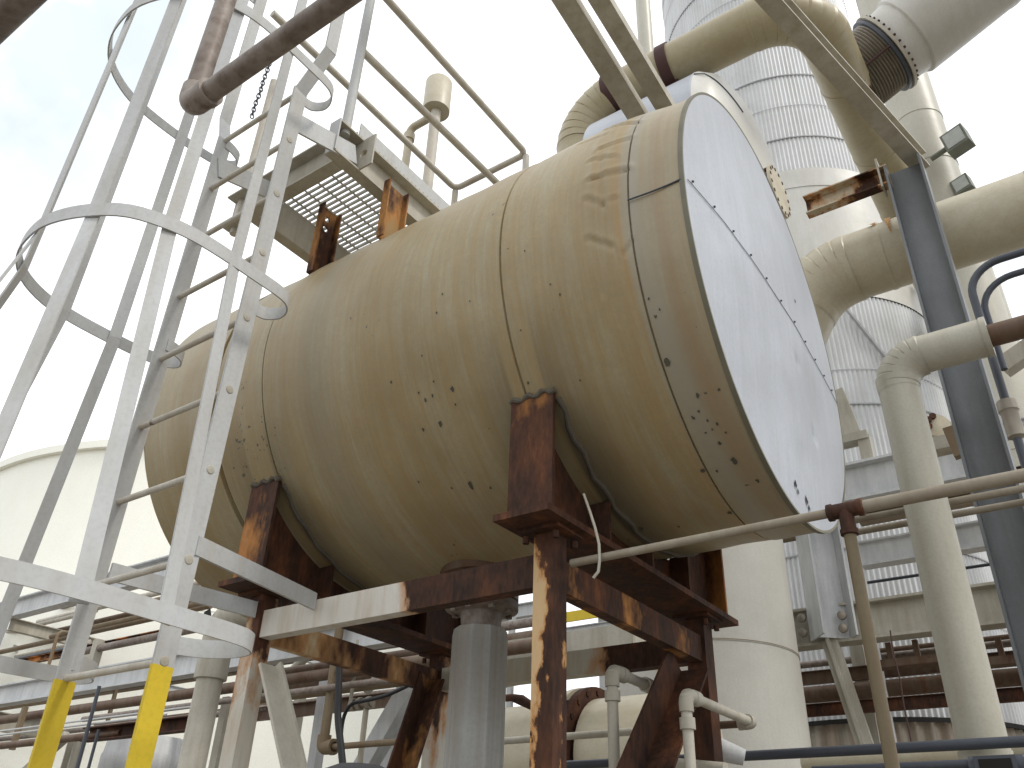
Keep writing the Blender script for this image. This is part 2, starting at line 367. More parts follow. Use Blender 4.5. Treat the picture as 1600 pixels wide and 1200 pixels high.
for X in xs:
    tl = (X-XF)/(XB-XF)
    for k in range(NT):
        th = 2*math.pi*k/NT - math.pi/2; r = tank_r(X, th)
        vs.append(endp(X, r*math.cos(th), r*math.sin(th)))
mb = MB(); mb.grid(vs, len(xs), NT, True); mb.build('jacket', M['jacket'], tank, ang=60)
def dome(x0, sgn, b, rr, nr=26, n=160, dents=()):
    vs = []
    for i in range(nr+1):
        q = max(1e-4, i/nr)*rr
        for k in range(n):
            th = 2*math.pi*k/n; y, z = q*math.cos(th), q*math.sin(th)
            h = b*(1-(q/rr)**2)
            for (dy, dz, dw, dd) in dents: h += dd*math.exp(-((y-dy)**2+(z-dz)**2)/dw**2)
            vs.append(endp(x0+sgn*h, y, z))
    m_ = MB(); m_.grid(vs, nr+1, n, True); return m_
dents = [(random.uniform(-.7, .7), random.uniform(-.7, .7), random.uniform(.05, .16), random.uniform(-.008, .005)) for _ in range(26)] + [(.25, -.45, .03, -.012), (.1, -.2, .025, -.008)]
head = dome(XF+.001, 1, .035, RT-.006, dents=dents, nr=44, n=220).build('head', M['head'], tank, ang=70)
rim = MB(); rim.lathe((XF-.02, YC, ZC), (1, 0, 0), [(.006, RT+.001), (.006, RT+.004), (.022, RT+.004), (.0225, RT-.003), (.021, RT-.006)], 200)
rim.v = [endp(a.x, a.y-YC, a.z-ZC) for a in rim.v]; rim.build('rim_strip', m_flat('rim_strip_edge', (112, 108, 92), .6), tank)
hs = MB(); hs.lathe((XB, YC, ZC), (-1, 0, 0), [(0, RT), (.03, RT*.93), (.09, RT*.7), (.14, RT*.35), (.15, .001)], 120); hs.build('rear_head', M['jacket'], tank)
# lap seam over the head with its screws, lap seam along the shell
lap = MB(); pts = []
for i in range(45):
    y = -RT+.02+(2*RT-.04)*i/44; h = .035*(1-(y/RT)**2)
    for (dy, dz, dw, dd) in dents: h += dd*math.exp(-((y-dy)**2+(0-dz)**2)/dw**2)
    pts.append(endp(XF+.0035+h, y, -.02+.012*math.sin(i*.15)))
    if i % 4 == 1: scr = MB(); scr.lathe(pts[-1]+Vector((-.001, 0, .018)), (1, 0, 0), [(0, .0045), (.004, .004), (.005, .002)], 10); scr.build('screw', M['dark'], tank)
lap.tube(pts, .0013, 6); lap.build('lap_seam', m_flat('seam_line', (120, 122, 126), .6), tank)
l2 = MB(); p2 = []
for i in range(14):
    X, th = -.925+.18*i/13, math.radians(-178); p2.append(endp(X, (RT+.003)*math.cos(th), (RT+.003)*math.sin(th)-.015+.015*i/13))
l2.tube(p2, .003, 6); l2.build('lap_seam', M['dark'], tank)
# a torn edge and holes low on the head
for (px, py, s_) in ((1232, 752, .011), (1237, 764, .008), (1252, 778, .012), (1257, 790, .009), (1222, 470, .007)):
    p = atX(px, py, XF-.02); p = endp(XF+.035*(1-((p.y-YC)**2+(p.z-ZC)**2)/RT**2)+.004, p.y-YC, p.z-ZC)
    tear = MB(); tear.add([p+Vector((0, random.uniform(-1, 1)*s_*.8, s_*1.4)), p+Vector((0, -s_, -s_*.2)), p+Vector((0, -s_*.1, -s_*1.8)), p+Vector((0, s_, -s_*.3))], [(0, 1, 2, 3)]); tear.build('tear', M['black'], tank)
# corroded pits and blisters in the jacket, where the photo shows them
rs = random.Random(3)
spots = [(707, 608, 6), (688, 662, 5), (612, 597, 3), (676, 618, 3), (665, 625, 3), (678, 596, 2.5), (655, 614, 2.5), (712, 632, 3), (662, 671, 3), (683, 489, 3), (692, 460, 2.5), (735, 471, 2), (660, 556, 2.5), (735, 758, 7), (706, 762, 3), (767, 762, 3), (655, 752, 2.5),
 (1145, 712, 6), (1098, 732, 5), (1122, 760, 7), (1080, 648, 4), (1102, 650, 3), (1088, 636, 3), (1117, 655, 3), (1037, 562, 6), (1016, 490, 4), (1122, 685, 4), (1085, 611, 4), (1118, 600, 3), (1184, 744, 4), (1144, 798, 6), (1002, 827, 7), (1062, 822, 3), (1005, 462, 2.5), (1022, 478, 2), (820, 392, 2), (858, 444, 2), (872, 460, 2), (825, 598, 3), (905, 595, 2), (813, 516, 2), (1100, 670, 2.5), (1110, 664, 2), (1131, 668, 2), (1120, 730, 3)]
for (px, py, sz) in spots:
    X0, th0 = on_tank(px, py); m_ = MB(); k = 11; vs = []
    s_ = sz*.5*2.6/F_PX*1.45
    el = 1.0+rs.random()*.8
    for i in range(k):
        a = 2*math.pi*i/k; q = s_*(.55+.75*rs.random()); X = X0+q*math.cos(a); th = th0+q*el*math.sin(a)/RT; r = tank_r(X0, th0)+.0022
        vs.append(endp(X, r*math.cos(th), r*math.sin(th)))
    m_.add(vs, [tuple(range(k))]); m_.build('corrosion_spot', M['pit'], tank)
# top nozzle stub and bottom outlet
nb = atY(765, 282, 2.3); nb = Vector((nb.x, 2.45, 2.80))
m_ = MB(); m_.lathe(nb-Vector((0, 0, .06)), (0, 0, 1), [(0, .062), (.10, .062), (.13, .05), (.145, .02), (.146, .001)], 28); m_.build('nozzle_cap', M['tan'], tank)
ox = atY(747, 1060, YC).x
m_ = MB(); m_.lathe((ox, YC, 1.135), (0, 0, -1), [(0, .19), (.045, .175), (.05, .13), (.03, .12), (.03, .075), (.10, .075)], 40); m_.build('outlet_collar', M['brown'], tank)
fz = atY(745, 944, YC).z
m_ = MB(); m_.lathe((ox, YC, 1.06), (0, 0, -1), [(0, .075), (1.06-fz-.035, .075), (1.06-fz-.035, .148), (1.06-fz-.008, .148), (1.06-fz-.008, .06)], 40)
for k in range(8):
    a = k*math.pi/4+.2; c = Vector((ox+.118*math.cos(a), YC+.118*math.sin(a), 0)); m_.lathe((c.x, c.y, fz+.06), (0, 0, -1), [(0, .001), (0, .014), (.02, .014), (.02, .008)], 8)
m_.build('outlet_flange', M['galv'], tank)
for sx, lab in ((-1.385, None), (-2.715, None)):
    sad = MB(); zb = 1.0; pr = []
    for i in range(41):
        y = 2.012+(3.328-2.012)*i/40; pr.append((y, ZC-math.sqrt(max(0, (RT+.004)**2-(y-YC)**2))))
    for x0 in (-.006, .006): pass
    n = len(pr); vs = []
    for x0 in (-.007, .007):
        for y, z in pr: vs.append((sx+x0, y, z))
        for y, z in pr: vs.append((sx+x0, y, zb))
    fs = []
    for i in range(n-1):
        fs.append((i, i+1, n+i+1, n+i)); fs.append((2*n+i, 3*n+i, 3*n+i+1, 2*n+i+1)); fs.append((i, 2*n+i, 2*n+i+1, i+1))
    sad.add(vs, fs)
    for y in (2.36, 2.67, 2.98):
        z1 = ZC-math.sqrt(RT**2-(y-YC)**2)+.0
        for sg in (-1, 1): sad.box((sx+sg*.046, y, (zb+z1)/2), (.077, .012, z1-zb))
    so = sad.build('saddle', M['rust'], tank)
    mat_end = m_peel('saddle_rust_patch', (0, 0, 0), .44, (150, 98, 48), .08, 4.5) if sx > -2 else m_peel('saddle_rust_patch_b', (0, 0, 0), .47, (150, 96, 50), .05, 4.0)
    for y in (2.005, 3.335):
        zt = ZC-math.sqrt(RT**2-(y-YC)**2); e = MB(); yy = y; e.box((sx, yy, (zb+zt+.01)/2), (.168, .014, zt+.01-zb)); e.build('end_plate', mat_end, so)
    bp = MB(); bp.box((sx, 2.675, .988), (.205, 1.45, .022)); bp.build('base_plate', M['rust'], so)
    ms = MB()
    for sg in (-1, 1):
        pp = []
        for i in range(30):
            th = R(-139+98*i/29); pp.append((sx+sg*(.09+.008*math.sin(i*1.9)), YC+(RT-.004)*math.cos(th), ZC+(RT-.002)*math.sin(th)))
        ms.tube(pp, [.007+.005*abs(math.sin(i*2.3+sg)) for i in range(30)], 8)
    pp = [(sx-.09+.18*i/11, 1.998+.002*math.sin(i*2), 1.418+.008*math.sin(i*1.7)) for i in range(12)]
    ms.tube(pp, [.006+.006*abs(math.sin(i*2.1)) for i in range(12)], 8); ms.build('mastic', m_flat('grey_mastic', (92, 86, 76), .95), so)
# loose wire hanging by the front saddle
wm = MB(); a = atY(916, 775, 2.1); pts = [atY(x, y, 2.12) for x, y in ((912, 772), (922, 800), (930, 825), (936, 850), (937, 875), (935, 893), (927, 903))]
wm.tube(pts, .0045, 8); one('tie_wire', wm, M['offw'], 'pale frayed wire dangling below the tank beside the right rusty saddle', 'wire')

# ================================================================== outlet pipe under the tank
op = thing('drain_pipe', 'thick white sleeved vertical pipe with a bolted flange hanging under the tank', 'pipe', (ox, YC, GZ))
z0 = fz
m_ = MB(); m_.lathe((ox, YC, z0), (0, 0, -1), [(0, .06), (0, .148), (.03, .148), (.045, .085), (.11, .078), (.13, .078)], 40)
for k in range(8):
    a = k*math.pi/4+.2; c = Vector((ox+.118*math.cos(a), YC+.118*math.sin(a), 0)); m_.lathe((c.x, c.y, z0-.03), (0, 0, -1), [(0, .014), (.018, .014), (.018, .001)], 8)
m_.build('flange', M['galv'], op)
zs = atY(745, 985, YC).z; ns = 10; m_ = MB(); pr = []
for d_, r_ in ((0, .08), (.004, .106), (.03, .110), (zs-GZ, .110)): pr.append((d_, r_))
m_.lathe((ox, YC, zs), (0, 0, -1), pr, ns); m_.build('sleeve', m_paint('sleeve_paint', (164, 166, 164), .05, .6, streak=(1.6, 1.6, .06), dcol=(134, 118, 98)), op, ang=20)

# ================================================================== steel stand
XL, XR_, YF, YB_, ZT = -2.735, -1.385, 2.12, 3.22, .905
stand = thing('tank_stand', 'peeling white and rust-brown steel frame carrying the beige tank', 'stand', ((XL+XR_)/2, (YF+YB_)/2, GZ))
mleg = m_peel('peeling_front_leg', (3.2, 0, .10), .585, (196, 166, 126), .015, 9, 1.0, k=-3.2*.675-.12)
mwl = m_peel('white_rusting_leg', (0, 0, .04), .645, (200, 196, 186), .02, 3.0, 1.0)
def leg(x, y, top, mat, s=.074):
    b_ = MB(); b_.box((x, y, (GZ+top)/2), (s, s, top-GZ)); o = b_.build('leg', mat, stand)
    p_ = MB(); p_.box((x, y, top+.006), (.15, .15, .011)); p_.build('cap_plate', M['rust'], o); return o
leg(XR_, YF, .965, mleg); leg(XL, YF, .965, mwl); leg(XR_+.0, YB_, .965, M['rust'], .08); leg(XL, YB_, .965, mwl)
for x in (XR_, XL):
    for y in (YF, YB_):
        for dx in (-.055, .055):
            for dy in (-.055, .055): m_ = MB(); m_.lathe((x+dx, y+dy, .955), (0, 0, -1), [(0, .011), (.022, .011), (.022, .001)], 6); m_.build('anchor_nut', M['rust'], stand)
mfb = m_peel('front_beam_paint', (1, 0, 0), .27, (204, 200, 192), .008, 5.0, .36)
b_ = MB(); b_.bar((XL+.04, YF, ZT-.052), (XR_-.04, YF, ZT-.052), .05, .104); b_.build('beam', mfb, stand)
b_ = MB(); b_.bar((XL+.04, YB_, ZT-.052), (XR_-.04, YB_, ZT-.052), .06, .104); b_.build('beam', m_peel('back_beam_paint', (1, 0, 0), .42, (190, 186, 172), .01, 5.0, .36), stand)
b_ = MB(); b_.bar((XR_, YF+.04, ZT-.06), (XR_, YB_-.04, ZT-.06), .05, .10); b_.build('beam', m_peel('right_beam_paint', (0, .1, 0), .40, (186, 132, 76), .05, 4.0), stand)
b_ = MB(); b_.bar((XL, YF+.04, ZT-.06), (XL, YB_-.04, ZT-.06), .05, .10); b_.build('beam', m_peel('left_beam_paint', (0, .15, 0), .52, (200, 184, 152), .05, 3.0), stand)
a = atY(419, 1040, YF-.01); b = along(atY(455, 1200, YF-.01), (atY(455, 1200, YF-.01)-a).normalized(), py=1330)
b_ = MB(); b_.bar(a, b, .012, .085, (0, 1, 0)); b_.bar(a+Vector((.0, .035, 0)), b+Vector((0, .035, 0)), .07, .012, (0, 1, 0)); b_.build('brace', M['whiteR'], stand)
def ybrace(x, pt, pb, mat, w_=.09):
    a = atX(*pt, x); b = atX(*pb, x); d = (b-a).normalized(); b = a+d*2.2
    q = MB(); q.angle(a, b, w_, w_, .01, (1, 0, 0)); q.build('brace', mat, stand)
ybrace(XR_-.03, (1062, 1052), (1010, 1185), M['rust'], .12)
ybrace(XL+.02, (672, 1065), (630, 1195), m_peel('left_brace_paint', (0, .1, .1), .64, (190, 150, 100), .05, 3.0))

# ================================================================== caged ladder
YL = 1.456; XSL, XSR = -2.80, -2.285
ladder = thing('caged_ladder', 'tall white caged ladder with yellow stile bottoms in front of the tank', 'ladder', (-2.54, YL, GZ))
ZTOP = 3.02
def stile(x):
    zy = atX(235, 1036, XSR-.0).z if x == XSR else .53
    m_ = MB(); m_.box((x, YL, (zy+ZTOP-.04)/2), (.011, .068, ZTOP-.04-zy)); o = m_.build('stile', M['white'], ladder)
    y_ = MB(); y_.box((x, YL, (GZ+zy)/2), (.013, .070, zy-GZ)); y_.build('yellow_lower_end', M['yellow'], o)
    for k in range(9):
        z = zr0+k*.305
        if z < ZTOP-.06 and x == XSR:
            w_ = MB(); w_.lathe((x+.0055, YL, z), (1, 0, 0), [(0, .016), (.003, .013), (.004, .001)], 14); w_.build('weld_spot', M['offw'], o)
    return o
zr0 = .369*YL; stile(XSL); stile(XSR)
for k in range(-6, 9):
    z = zr0+k*.3045
    m_ = MB(); m_.tube([(XSL+.005, YL, z), (XSR-.005, YL, z)], .0115, 14); m_.build('rung', M['rail'], ladder)
def hoop_pts(z, fx=1, fy=1, oy=0):
    q = [(-2.296, 1.462), (-2.297, 1.50), (-2.285, 1.537), (-2.24, 1.562), (-2.19, 1.553), (-2.152, 1.52), (-2.137, 1.47), (-2.134, 1.36), (-2.134, 1.17), (-2.155, 1.04), (-2.22, .915), (-2.33, .84), (-2.46, .795), (-2.58, .79), (-2.72, .82), (-2.84, .90), (-2.915, 1.02), (-2.94, 1.15), (-2.942, 1.33), (-2.93, 1.47), (-2.90, 1.548), (-2.86, 1.572), (-2.815, 1.55), (-2.795, 1.50), (-2.793, 1.462)]
    o = []
    for i, (x, y) in enumerate(q):
        wgt = min(1, min(i, len(q)-1-i)/4)
        o.append(((x+2.54)*(1+(fx-1)*wgt)-2.54, 1.462+(y-1.462)*(1+(fy-1)*wgt)+oy*0, z))
    return o
def smooth(pts, n=4):
    pts = [Vector(p) for p in pts]; o = []
    for i in range(len(pts)-1):
        p0, p1, p2, p3 = pts[max(0, i-1)], pts[i], pts[i+1], pts[min(len(pts)-1, i+2)]
        for k in range(n):
            t = k/n; o.append(.5*((2*p1)+(p2-p0)*t+(2*p0-5*p1+4*p2-p3)*t*t+(3*p1-3*p2+p3-p0)*t**3))
    return o+[pts[-1]]
def strip(mb_, pts, h, t=.006):
    """flat bar standing on edge along a plan curve"""
    n = len(pts); vs = []
    for i, p in enumerate(pts):
        d = (pts[min(n-1, i+1)]-pts[max(0, i-1)]); d.z = 0; d.normalize(); s_ = Vector((-d.y, d.x, 0))*t/2
        vs += [p+s_+Vector((0, 0, h/2)), p+s_-Vector((0, 0, h/2)), p-s_-Vector((0, 0, h/2)), p-s_+Vector((0, 0, h/2))]
    fs = []
    for i in range(n-1):
        for k in range(4): fs.append((i*4+k, i*4+(k+1) % 4, i*4+4+(k+1) % 4, i*4+4+k))
    fs += [(3, 2, 1, 0), tuple(4*n-4+k for k in range(4))]
    mb_.add(vs, fs, True)
ZH = [.590, 1.826, 2.958, 4.15]
for z, fx, fy in ((ZH[0], 1.30, 1.5), (ZH[1], 1, 1), (ZH[2], 1, 1), (ZH[3], 1, 1)):
    hp = hoop_pts(z, fx, fy)
    if z > 3.5: hp = hp[6:-5]
    m_ = MB(); strip(m_, smooth(hp), .052); m_.build('hoop', M['white'], ladder, ang=50)
def z3p(px, py): p_ = atZ(px, py, ZH[0]); return (p_.x, p_.y)
bars = [((-2.129, 1.27), z3p(262, 958)), ((-2.165, 1.03), z3p(128, 925)), ((-2.32, .85), z3p(-88, 880)), ((-2.57, .797), (-2.60, .55)), ((-2.80, .875), (-2.88, .68)), ((-2.93, 1.10), (-3.03, 1.0)), ((-2.936, 1.32), z3p(-27, 1043))]
for (x, y), (x0, y0) in bars:
    c = Vector((x+2.54, y-1.2, 0)).normalized(); tn = Vector((-c.y, c.x, 0)); cc = Vector((c.x, c.y, 0))*.008
    m_ = MB(); a = Vector((x0, y0, ZH[0]-.026))-cc; b = Vector((x, y, ZH[1]))-cc; d = Vector((x, y, 5.2))-cc
    m_.bar(a, b, .046, .006, c); m_.bar(b, d, .046, .006, c); m_.build('cage_bar', M['white'], ladder)
# step-through extensions of the two stiles and the stand-off brackets
for x, ox_, pix in ((XSR, .11, None), (XSL, -.11, None)):
    m_ = MB(); m_.bar((x, YL, ZTOP-.05), (x+ox_, YL+.03, ZTOP+.18), .060, .010, (1, 0, 0)); m_.bar((x+ox_, YL+.03, ZTOP+.18), (x+ox_, YL+.03, 4.2), .060, .010, (1, 0, 0)); m_.build('stile_extension', M['white'], ladder)
a = atX(307, 852, XSR+.006); b = atY(492, 940, YF-.03)
def flatbar(name, a, b, h, t, mat, parent, upv=(0, 0, 1)):
    m_ = MB(); m_.bar(a, b, t, h, upv); return m_.build(name, mat, parent)
flatbar('bracket', a, b, .062, .012, M['white'], ladder)
a = atX(172, 893, XSL); b = atY(400, 953, YF-.04); flatbar('bracket', Vector(a), b, .062, .012, M['white'], ladder)
YP = 1.80           # front edge of the platform
flatbar('bracket', (XSR-.008, YL+.0, 2.80), (XSR-.008, YP+.02, 2.91), .10, .010, M['white'], ladder)
flatbar('bracket', (XSL+.008, YL+.0, 2.80), (XSL+.008, YP+.02, 2.91), .10, .010, M['white'], ladder)

# ================================================================== access platform over the tank
XPL, XPR, YPE, ZP0, ZP1 = -2.93, -2.345, 3.25, 2.83, 3.03
plat = thing('access_platform', 'small white steel grating platform at the ladder top above the tank', 'platform', (-2.62, 2.4, 2.83))
zc = (ZP0+ZP1)/2
m_ = MB(); m_.channel((XPR, YP-.11, zc), (XPR, YPE, zc), .20, .062, .009, flip=1); m_.build('channel', M['offw'], plat)
m_ = MB(); m_.channel((XPL, YP-.0, zc), (XPL, YPE, zc), .20, .062, .009, flip=-1); m_.build('channel', M['offw'], plat)
m_ = MB(); m_.channel((XPL-.22, YP, zc), (XPR-.002, YP, zc), .20, .062, .009, flip=1); m_.build('channel', M['offw'], plat)
m_ = MB(); m_.channel((XPL+.004, YPE-.1, zc), (XPR-.004, YPE-.1, zc), .20, .062, .009, flip=-1); m_.build('channel', M['offw'], plat)
gr = MB(); y = YP+.012
n = 0
while y < YPE-.1: gr.box(((XPL+XPR)/2-.0, y, ZP1+.016), (XPR-XPL+.10, .005, .022)); y += .030
for k in range(7): gr.box((XPL+.03+k*.0985, (YP+YPE)/2, ZP1+.026), (.007, YPE-YP-.13, .007))
gr.build('grating', M['offw'], plat)
m_ = MB(); m_.box((XPR+.045, (YP+YPE)/2, ZP1+.05), (.006, YPE-YP-.05, .10)); m_.build('toe_plate', M['white'], plat)
# end gusset, stiffener with a drilled hole, bolts
m_ = MB(); m_.box((XPR+.034, YP-.108, zc), (.066, .008, .196)); m_.build('end_gusset', M['white'], plat)
def holed(mb_, c, u, v, w_, h, r, t):
    n_ = u.cross(v); k = 24; vs = []; fs = []
    for sg in (-.5, .5):
        for i in range(k):
            a = 2*math.pi*i/k; vs.append(c+u*math.cos(a)*r+v*math.sin(a)*r+n_*t*sg)
        for i in range(k):
            a = 2*math.pi*i/k; s_ = 1/max(abs(math.cos(a)), abs(math.sin(a))); vs.append(c+u*math.cos(a)*s_*w_/2+v*math.sin(a)*s_*h/2+n_*t*sg)
    for i in range(k):
        j = (i+1) % k
        fs += [(i, j, k+j, k+i), (2*k+i, 3*k+i, 3*k+j, 2*k+j), (i, 2*k+i, 2*k+j, j), (k+i, k+j, 3*k+j, 3*k+i)]
    mb_.add(vs, fs)
m_ = MB(); holed(m_, Vector((XPR+.075, YP+.05, zc)), AX['x'], AX['z'], .13, .19, .022, .008); m_.build('stiffener', M['offw'], plat)
for (y, z) in ((YP+.28, zc+.03), (YP+.28, zc-.05)): m_ = MB(); m_.lathe((XPR+.0, y, z), (1, 0, 0), [(0, .02), (.014, .02), (.014, .013), (.03, .012), (.03, .001)], 8); m_.build('bolt', M['bolt'], plat)
mpost = m_peel('stub_post_rust', (0, 0, 0), .50, (158, 128, 84), .07, 6.0)
def stub(x, y, w_, ht, holes):
    zt = ZP0+ht; zb = ZC+math.sqrt(RT**2-(y-YC)**2)-.05
    m_ = MB(); u, v = AX['y'], AX['z']
    if holes:
        zh = zt-.06
        holed(m_, Vector((x, y, zh)), u, v, w_, .06, .017, .008); holed(m_, Vector((x, y, zh-.06)), u, v, w_, .06, .017, .008)
        m_.box((x, y, (zb+zh-.09)/2), (.008, w_, zh-.09-zb)); m_.box((x, y, zt-.015), (.008, w_, .03))
    else: m_.box((x, y, (zt+zb)/2), (.008, w_, zt-zb))
    for sg in (-1, 1): m_.box((x+.02, y+sg*(w_/2-.003), (zb+zt)/2), (.034, .008, zt-zb))
    return m_.build('stub_post', mpost, plat)
s1 = atY(500, 400, 2.0); s2 = atY(606, 350, 2.02)
stub(s1.x, 2.0, .115, .05, True)
stub(s2.x, 2.03, .13, .0, False)
# handrails
railt = thing('platform_handrail', 'rust-streaked round pipe handrail enclosing the grating platform', 'handrail', (-2.6, 2.6, 3.03))
YR1 = 3.17; XRR, XRL, ZR = -2.29, -2.875, 4.10; YN = YP+.02
def rp_(name, pts, r=.021, mat='rail', parent=None, bend=0): m_ = MB(); m_.tube(pts, r, 16, bend); return m_.build(name, M[mat], parent or railt)
rp_('top_rail', [(XRR, YN-.0, ZR), (XRR, YR1, ZR), (XRL, YR1, ZR), (XRL, 1.55, ZR)], bend=.05)
zm = atX(758, 265, XRR).z; zm = ZR-.40
zm = atX(758, 265, XRR).z; pxa = atY(546, 172, YN-.06)
rp_('mid_rail', [(pxa.x, pxa.y, zm), (XRR, YR1, zm), (XRL+.1, YR1, zm)], bend=.05)
for (x, y) in ((XRR, YR1), (XRL, YR1)): rp_('post', [(x, y, 2.9), (x, y, ZR-.02)])
a = atY(546, 172, YN-.06); rp_('post', [(a.x, a.y, ZP1-.03), (a.x, a.y, 4.35)], .024, 'white')
a = atY(401, 232, YP+.0); rp_('post', [(a.x, YP, 2.8), (a.x, YP, 3.95)], .022, 'rail')
zz = a
# safety chain at the ladder opening
ch = MB(); cps = [atY(x, y, YP-.05) for x, y in ((432, 57), (421, 100), (412, 125), (406, 145), (399, 163), (393, 184))]
cps = smooth(cps, 8); acc = 0; last = cps[0]; k = 0
tot = sum((cps[i+1]-cps[i]).length for i in range(len(cps)-1)); nl = int(tot/.026)
def curve_at(pts, s_):
    for i in range(len(pts)-1):
        l = (pts[i+1]-pts[i]).length
        if s_ <= l: return pts[i].lerp(pts[i+1], s_/l), (pts[i+1]-pts[i]).normalized()
        s_ -= l
    return pts[-1], (pts[-1]-pts[-2]).normalized()
for k in range(nl):
    p, d = curve_at(cps, tot*(k+.5)/nl); s_ = d.cross(Vector((.2, 1, 0))).normalized()
    if k % 2: s_ = d.cross(s_)
    q = [p+d*(.019*math.cos(t_))+s_*(.0105*math.sin(t_)) for t_ in [2*math.pi*j/12 for j in range(13)]]
    ch.tube(q, .0034, 6, caps=False)
one('safety_chain', ch, M['dark'], 'dark hanging chain across the opening at the top of the ladder', 'chain')

# ================================================================== helpers for pipes and steel further back
def xm(px0, py0, px1, Y):
    p = atY(px0, py0, Y); return p, along(p, 'x', px=px1)
def elbow_path(pts, bend, rings):
    """straight runs joined by arcs; returns the runs and the arcs separately so elbows can be gored"""
    pts = [Vector(p) for p in pts]; runs = []; arcs = []; cur = pts[0]
    for i in range(1, len(pts)-1):
        a = (pts[i-1]-pts[i]).normalized(); b = (pts[i+1]-pts[i]).normalized(); ang = a.angle(b); cut = bend/math.tan(ang/2)
        p0 = pts[i]+a*cut; p1 = pts[i]+b*cut; cen = pts[i]+(a+b).normalized()*(bend/math.sin(ang/2)); v0 = p0-cen; v1 = p1-cen; ax = v0.cross(v1).normalized(); tot = v0.angle(v1)
        runs.append((cur, p0)); arcs.append([cen+Matrix.Rotation(tot*k/rings, 3, ax) @ v0 for k in range(rings+1)]); cur = p1
    runs.append((cur, pts[-1])); return runs, arcs
def lagged(name, label, cat, pts, r, mat, bend, rings=7, joints=(1.2,), base=None, group=None, n=48, crinkle=0.0):
    """insulated pipe: sheet-metal runs with lap bands, and gored elbows"""
    t = thing(name, label, cat, base or pts[-1], group); runs, arcs = elbow_path(pts, bend, rings)
    for a, b in runs:
        L_ = (b-a).length; d = (b-a).normalized()
        if L_ < 1e-3: continue
        pr = [(0, r)]; s_ = joints[0]*.5; k = 0
        while s_ < L_-.03:
            pr += [(s_-.004, r), (s_-.003, r+.0045), (s_+.03, r+.004), (s_+.0305, r)]; s_ += joints[0]
        pr.append((L_, r)); m_ = MB(); m_.lathe(a, d, pr, n); m_.build('pipe_run', mat, t, ang=50)
    arcd = {id(a_): ((runs[i_][1]-runs[i_][0]).normalized(), (runs[i_+1][1]-runs[i_+1][0]).normalized()) for i_, a_ in enumerate(arcs)}
    for arc in arcs:
        m_ = MB(); P_ = [arc[0]-arcd[id(arc)][0]*.03]; RR = [r+.001]
        for i in range(len(arc)-1):
            a, b = arc[i], arc[i+1]; P_ += [a, a.lerp(b, .06), a.lerp(b, .94)]; RR += [r+.001, r+.009, r+.005]
        P_ += [arc[-1], arc[-1]+arcd[id(arc)][1]*.03]; RR += [r+.003, r+.001]
        m_.tube(P_, RR, n, caps=False)
        m_.build('elbow', mat, t, ang=12)
    return t, runs
def bolt_ring(parent, c, axis, rad, n, r, t, mat=None):
    ax = Vector(axis).normalized(); a = ax.cross(Vector((.3, .5, .8))).normalized(); b = ax.cross(a)
    for k in range(n):
        th = 2*math.pi*k/n; p = Vector(c)+(a*math.cos(th)+b*math.sin(th))*rad
        m_ = MB(); m_.lathe(p-ax*t/2, ax, [(0, .001), (0, r), (t, r), (t, .001)], 6); m_.build('bolt', mat or M['brown'], parent)

# ================================================================== corrugated tower
TX, TY, TR = -2.843, 11.967, 1.80
def on_vc(x, y, cx, cy, r):
    d = ray(x, y); a = d.x**2+d.y**2; b = -2*(d.x*cx+d.y*cy); c = cx*cx+cy*cy-r*r; D = max(0, b*b-4*a*c); return d*((-b-math.sqrt(D))/(2*a))
def corr_cyl(mb_, cx, cy, r, z0, z1, nr=178, amp=.011, sub=6):
    n = nr*sub; vs = []
    for z in (z0, z1):
        for k in range(n):
            th = 2*math.pi*k/n; rr = r+amp*math.sin(th*nr); vs.append((cx+rr*math.cos(th), cy+rr*math.sin(th), z))
    mb_.grid(vs, 2, n, True)
tower = thing('corrugated_tower', 'tall round tower clad in ribbed white metal sheets, with one smooth cream band', 'tower', (TX, TY, GZ))
zt = lambda px, py: on_vc(px, py, TX, TY, TR).z
lv = [zt(1310, 462), zt(1330, 575), zt(1360, 628), zt(1370, 760), zt(1380, 850), zt(1390, 960), zt(1400, 1045), zt(1414, 1119)]
def sheet_courses(levels, mat, corr=True, nr=178, amp=.011, dr=0):
    for i in range(len(levels)-1):
        zt_, zb_ = levels[i], levels[i+1]; m_ = MB()
        if corr: corr_cyl(m_, TX, TY, TR+dr+(.012 if i % 2 else 0), zb_-.03, zt_, nr, amp)
        else: m_.lathe((TX, TY, zb_), (0, 0, 1), [(0, TR+.02), (zt_-zb_, TR+.02)], 120)
        m_.build('cladding', mat, tower, ang=70)
        b_ = MB(); b_.lathe((TX, TY, zb_-.045), (0, 0, 1), [(0, TR+dr+.024), (.020, TR+dr+.024)], 160); b_.build('hoop_band', M['band'], tower)
up_ = [zt(1280, 262), zt(1278, 211), zt(1256, 163), zt(1231, 116), zt(1200, 73)]; st = up_[4]-up_[3]
for k in range(9): up_.append(up_[-1]+st)
sheet_courses(up_[::-1], M['corr']); 
m_ = MB(); m_.lathe((TX, TY, lv[0]), (0, 0, 1), [(0, TR+.02), (up_[0]-lv[0]-.4, TR+.02), (up_[0]-lv[0]-.4, TR+.03), (up_[0]-lv[0]-.02, TR+.03)], 160); m_.build('smooth_band', M['vess'], tower)
sheet_courses(lv, M['corr'])
m_ = MB(); m_.lathe((TX, TY, lv[-1]-.07), (0, 0, 1), [(0, TR+.07), (.05, TR+.07), (.06, TR+.02)], 160); m_.build('skirt_ring', M['black'], tower)
m_ = MB(); corr_cyl(m_, TX, TY, TR-.03, GZ, lv[-1]-.05, 66, .02, 8); m_.build('lower_cladding', M['corrlow'], tower, ang=70)
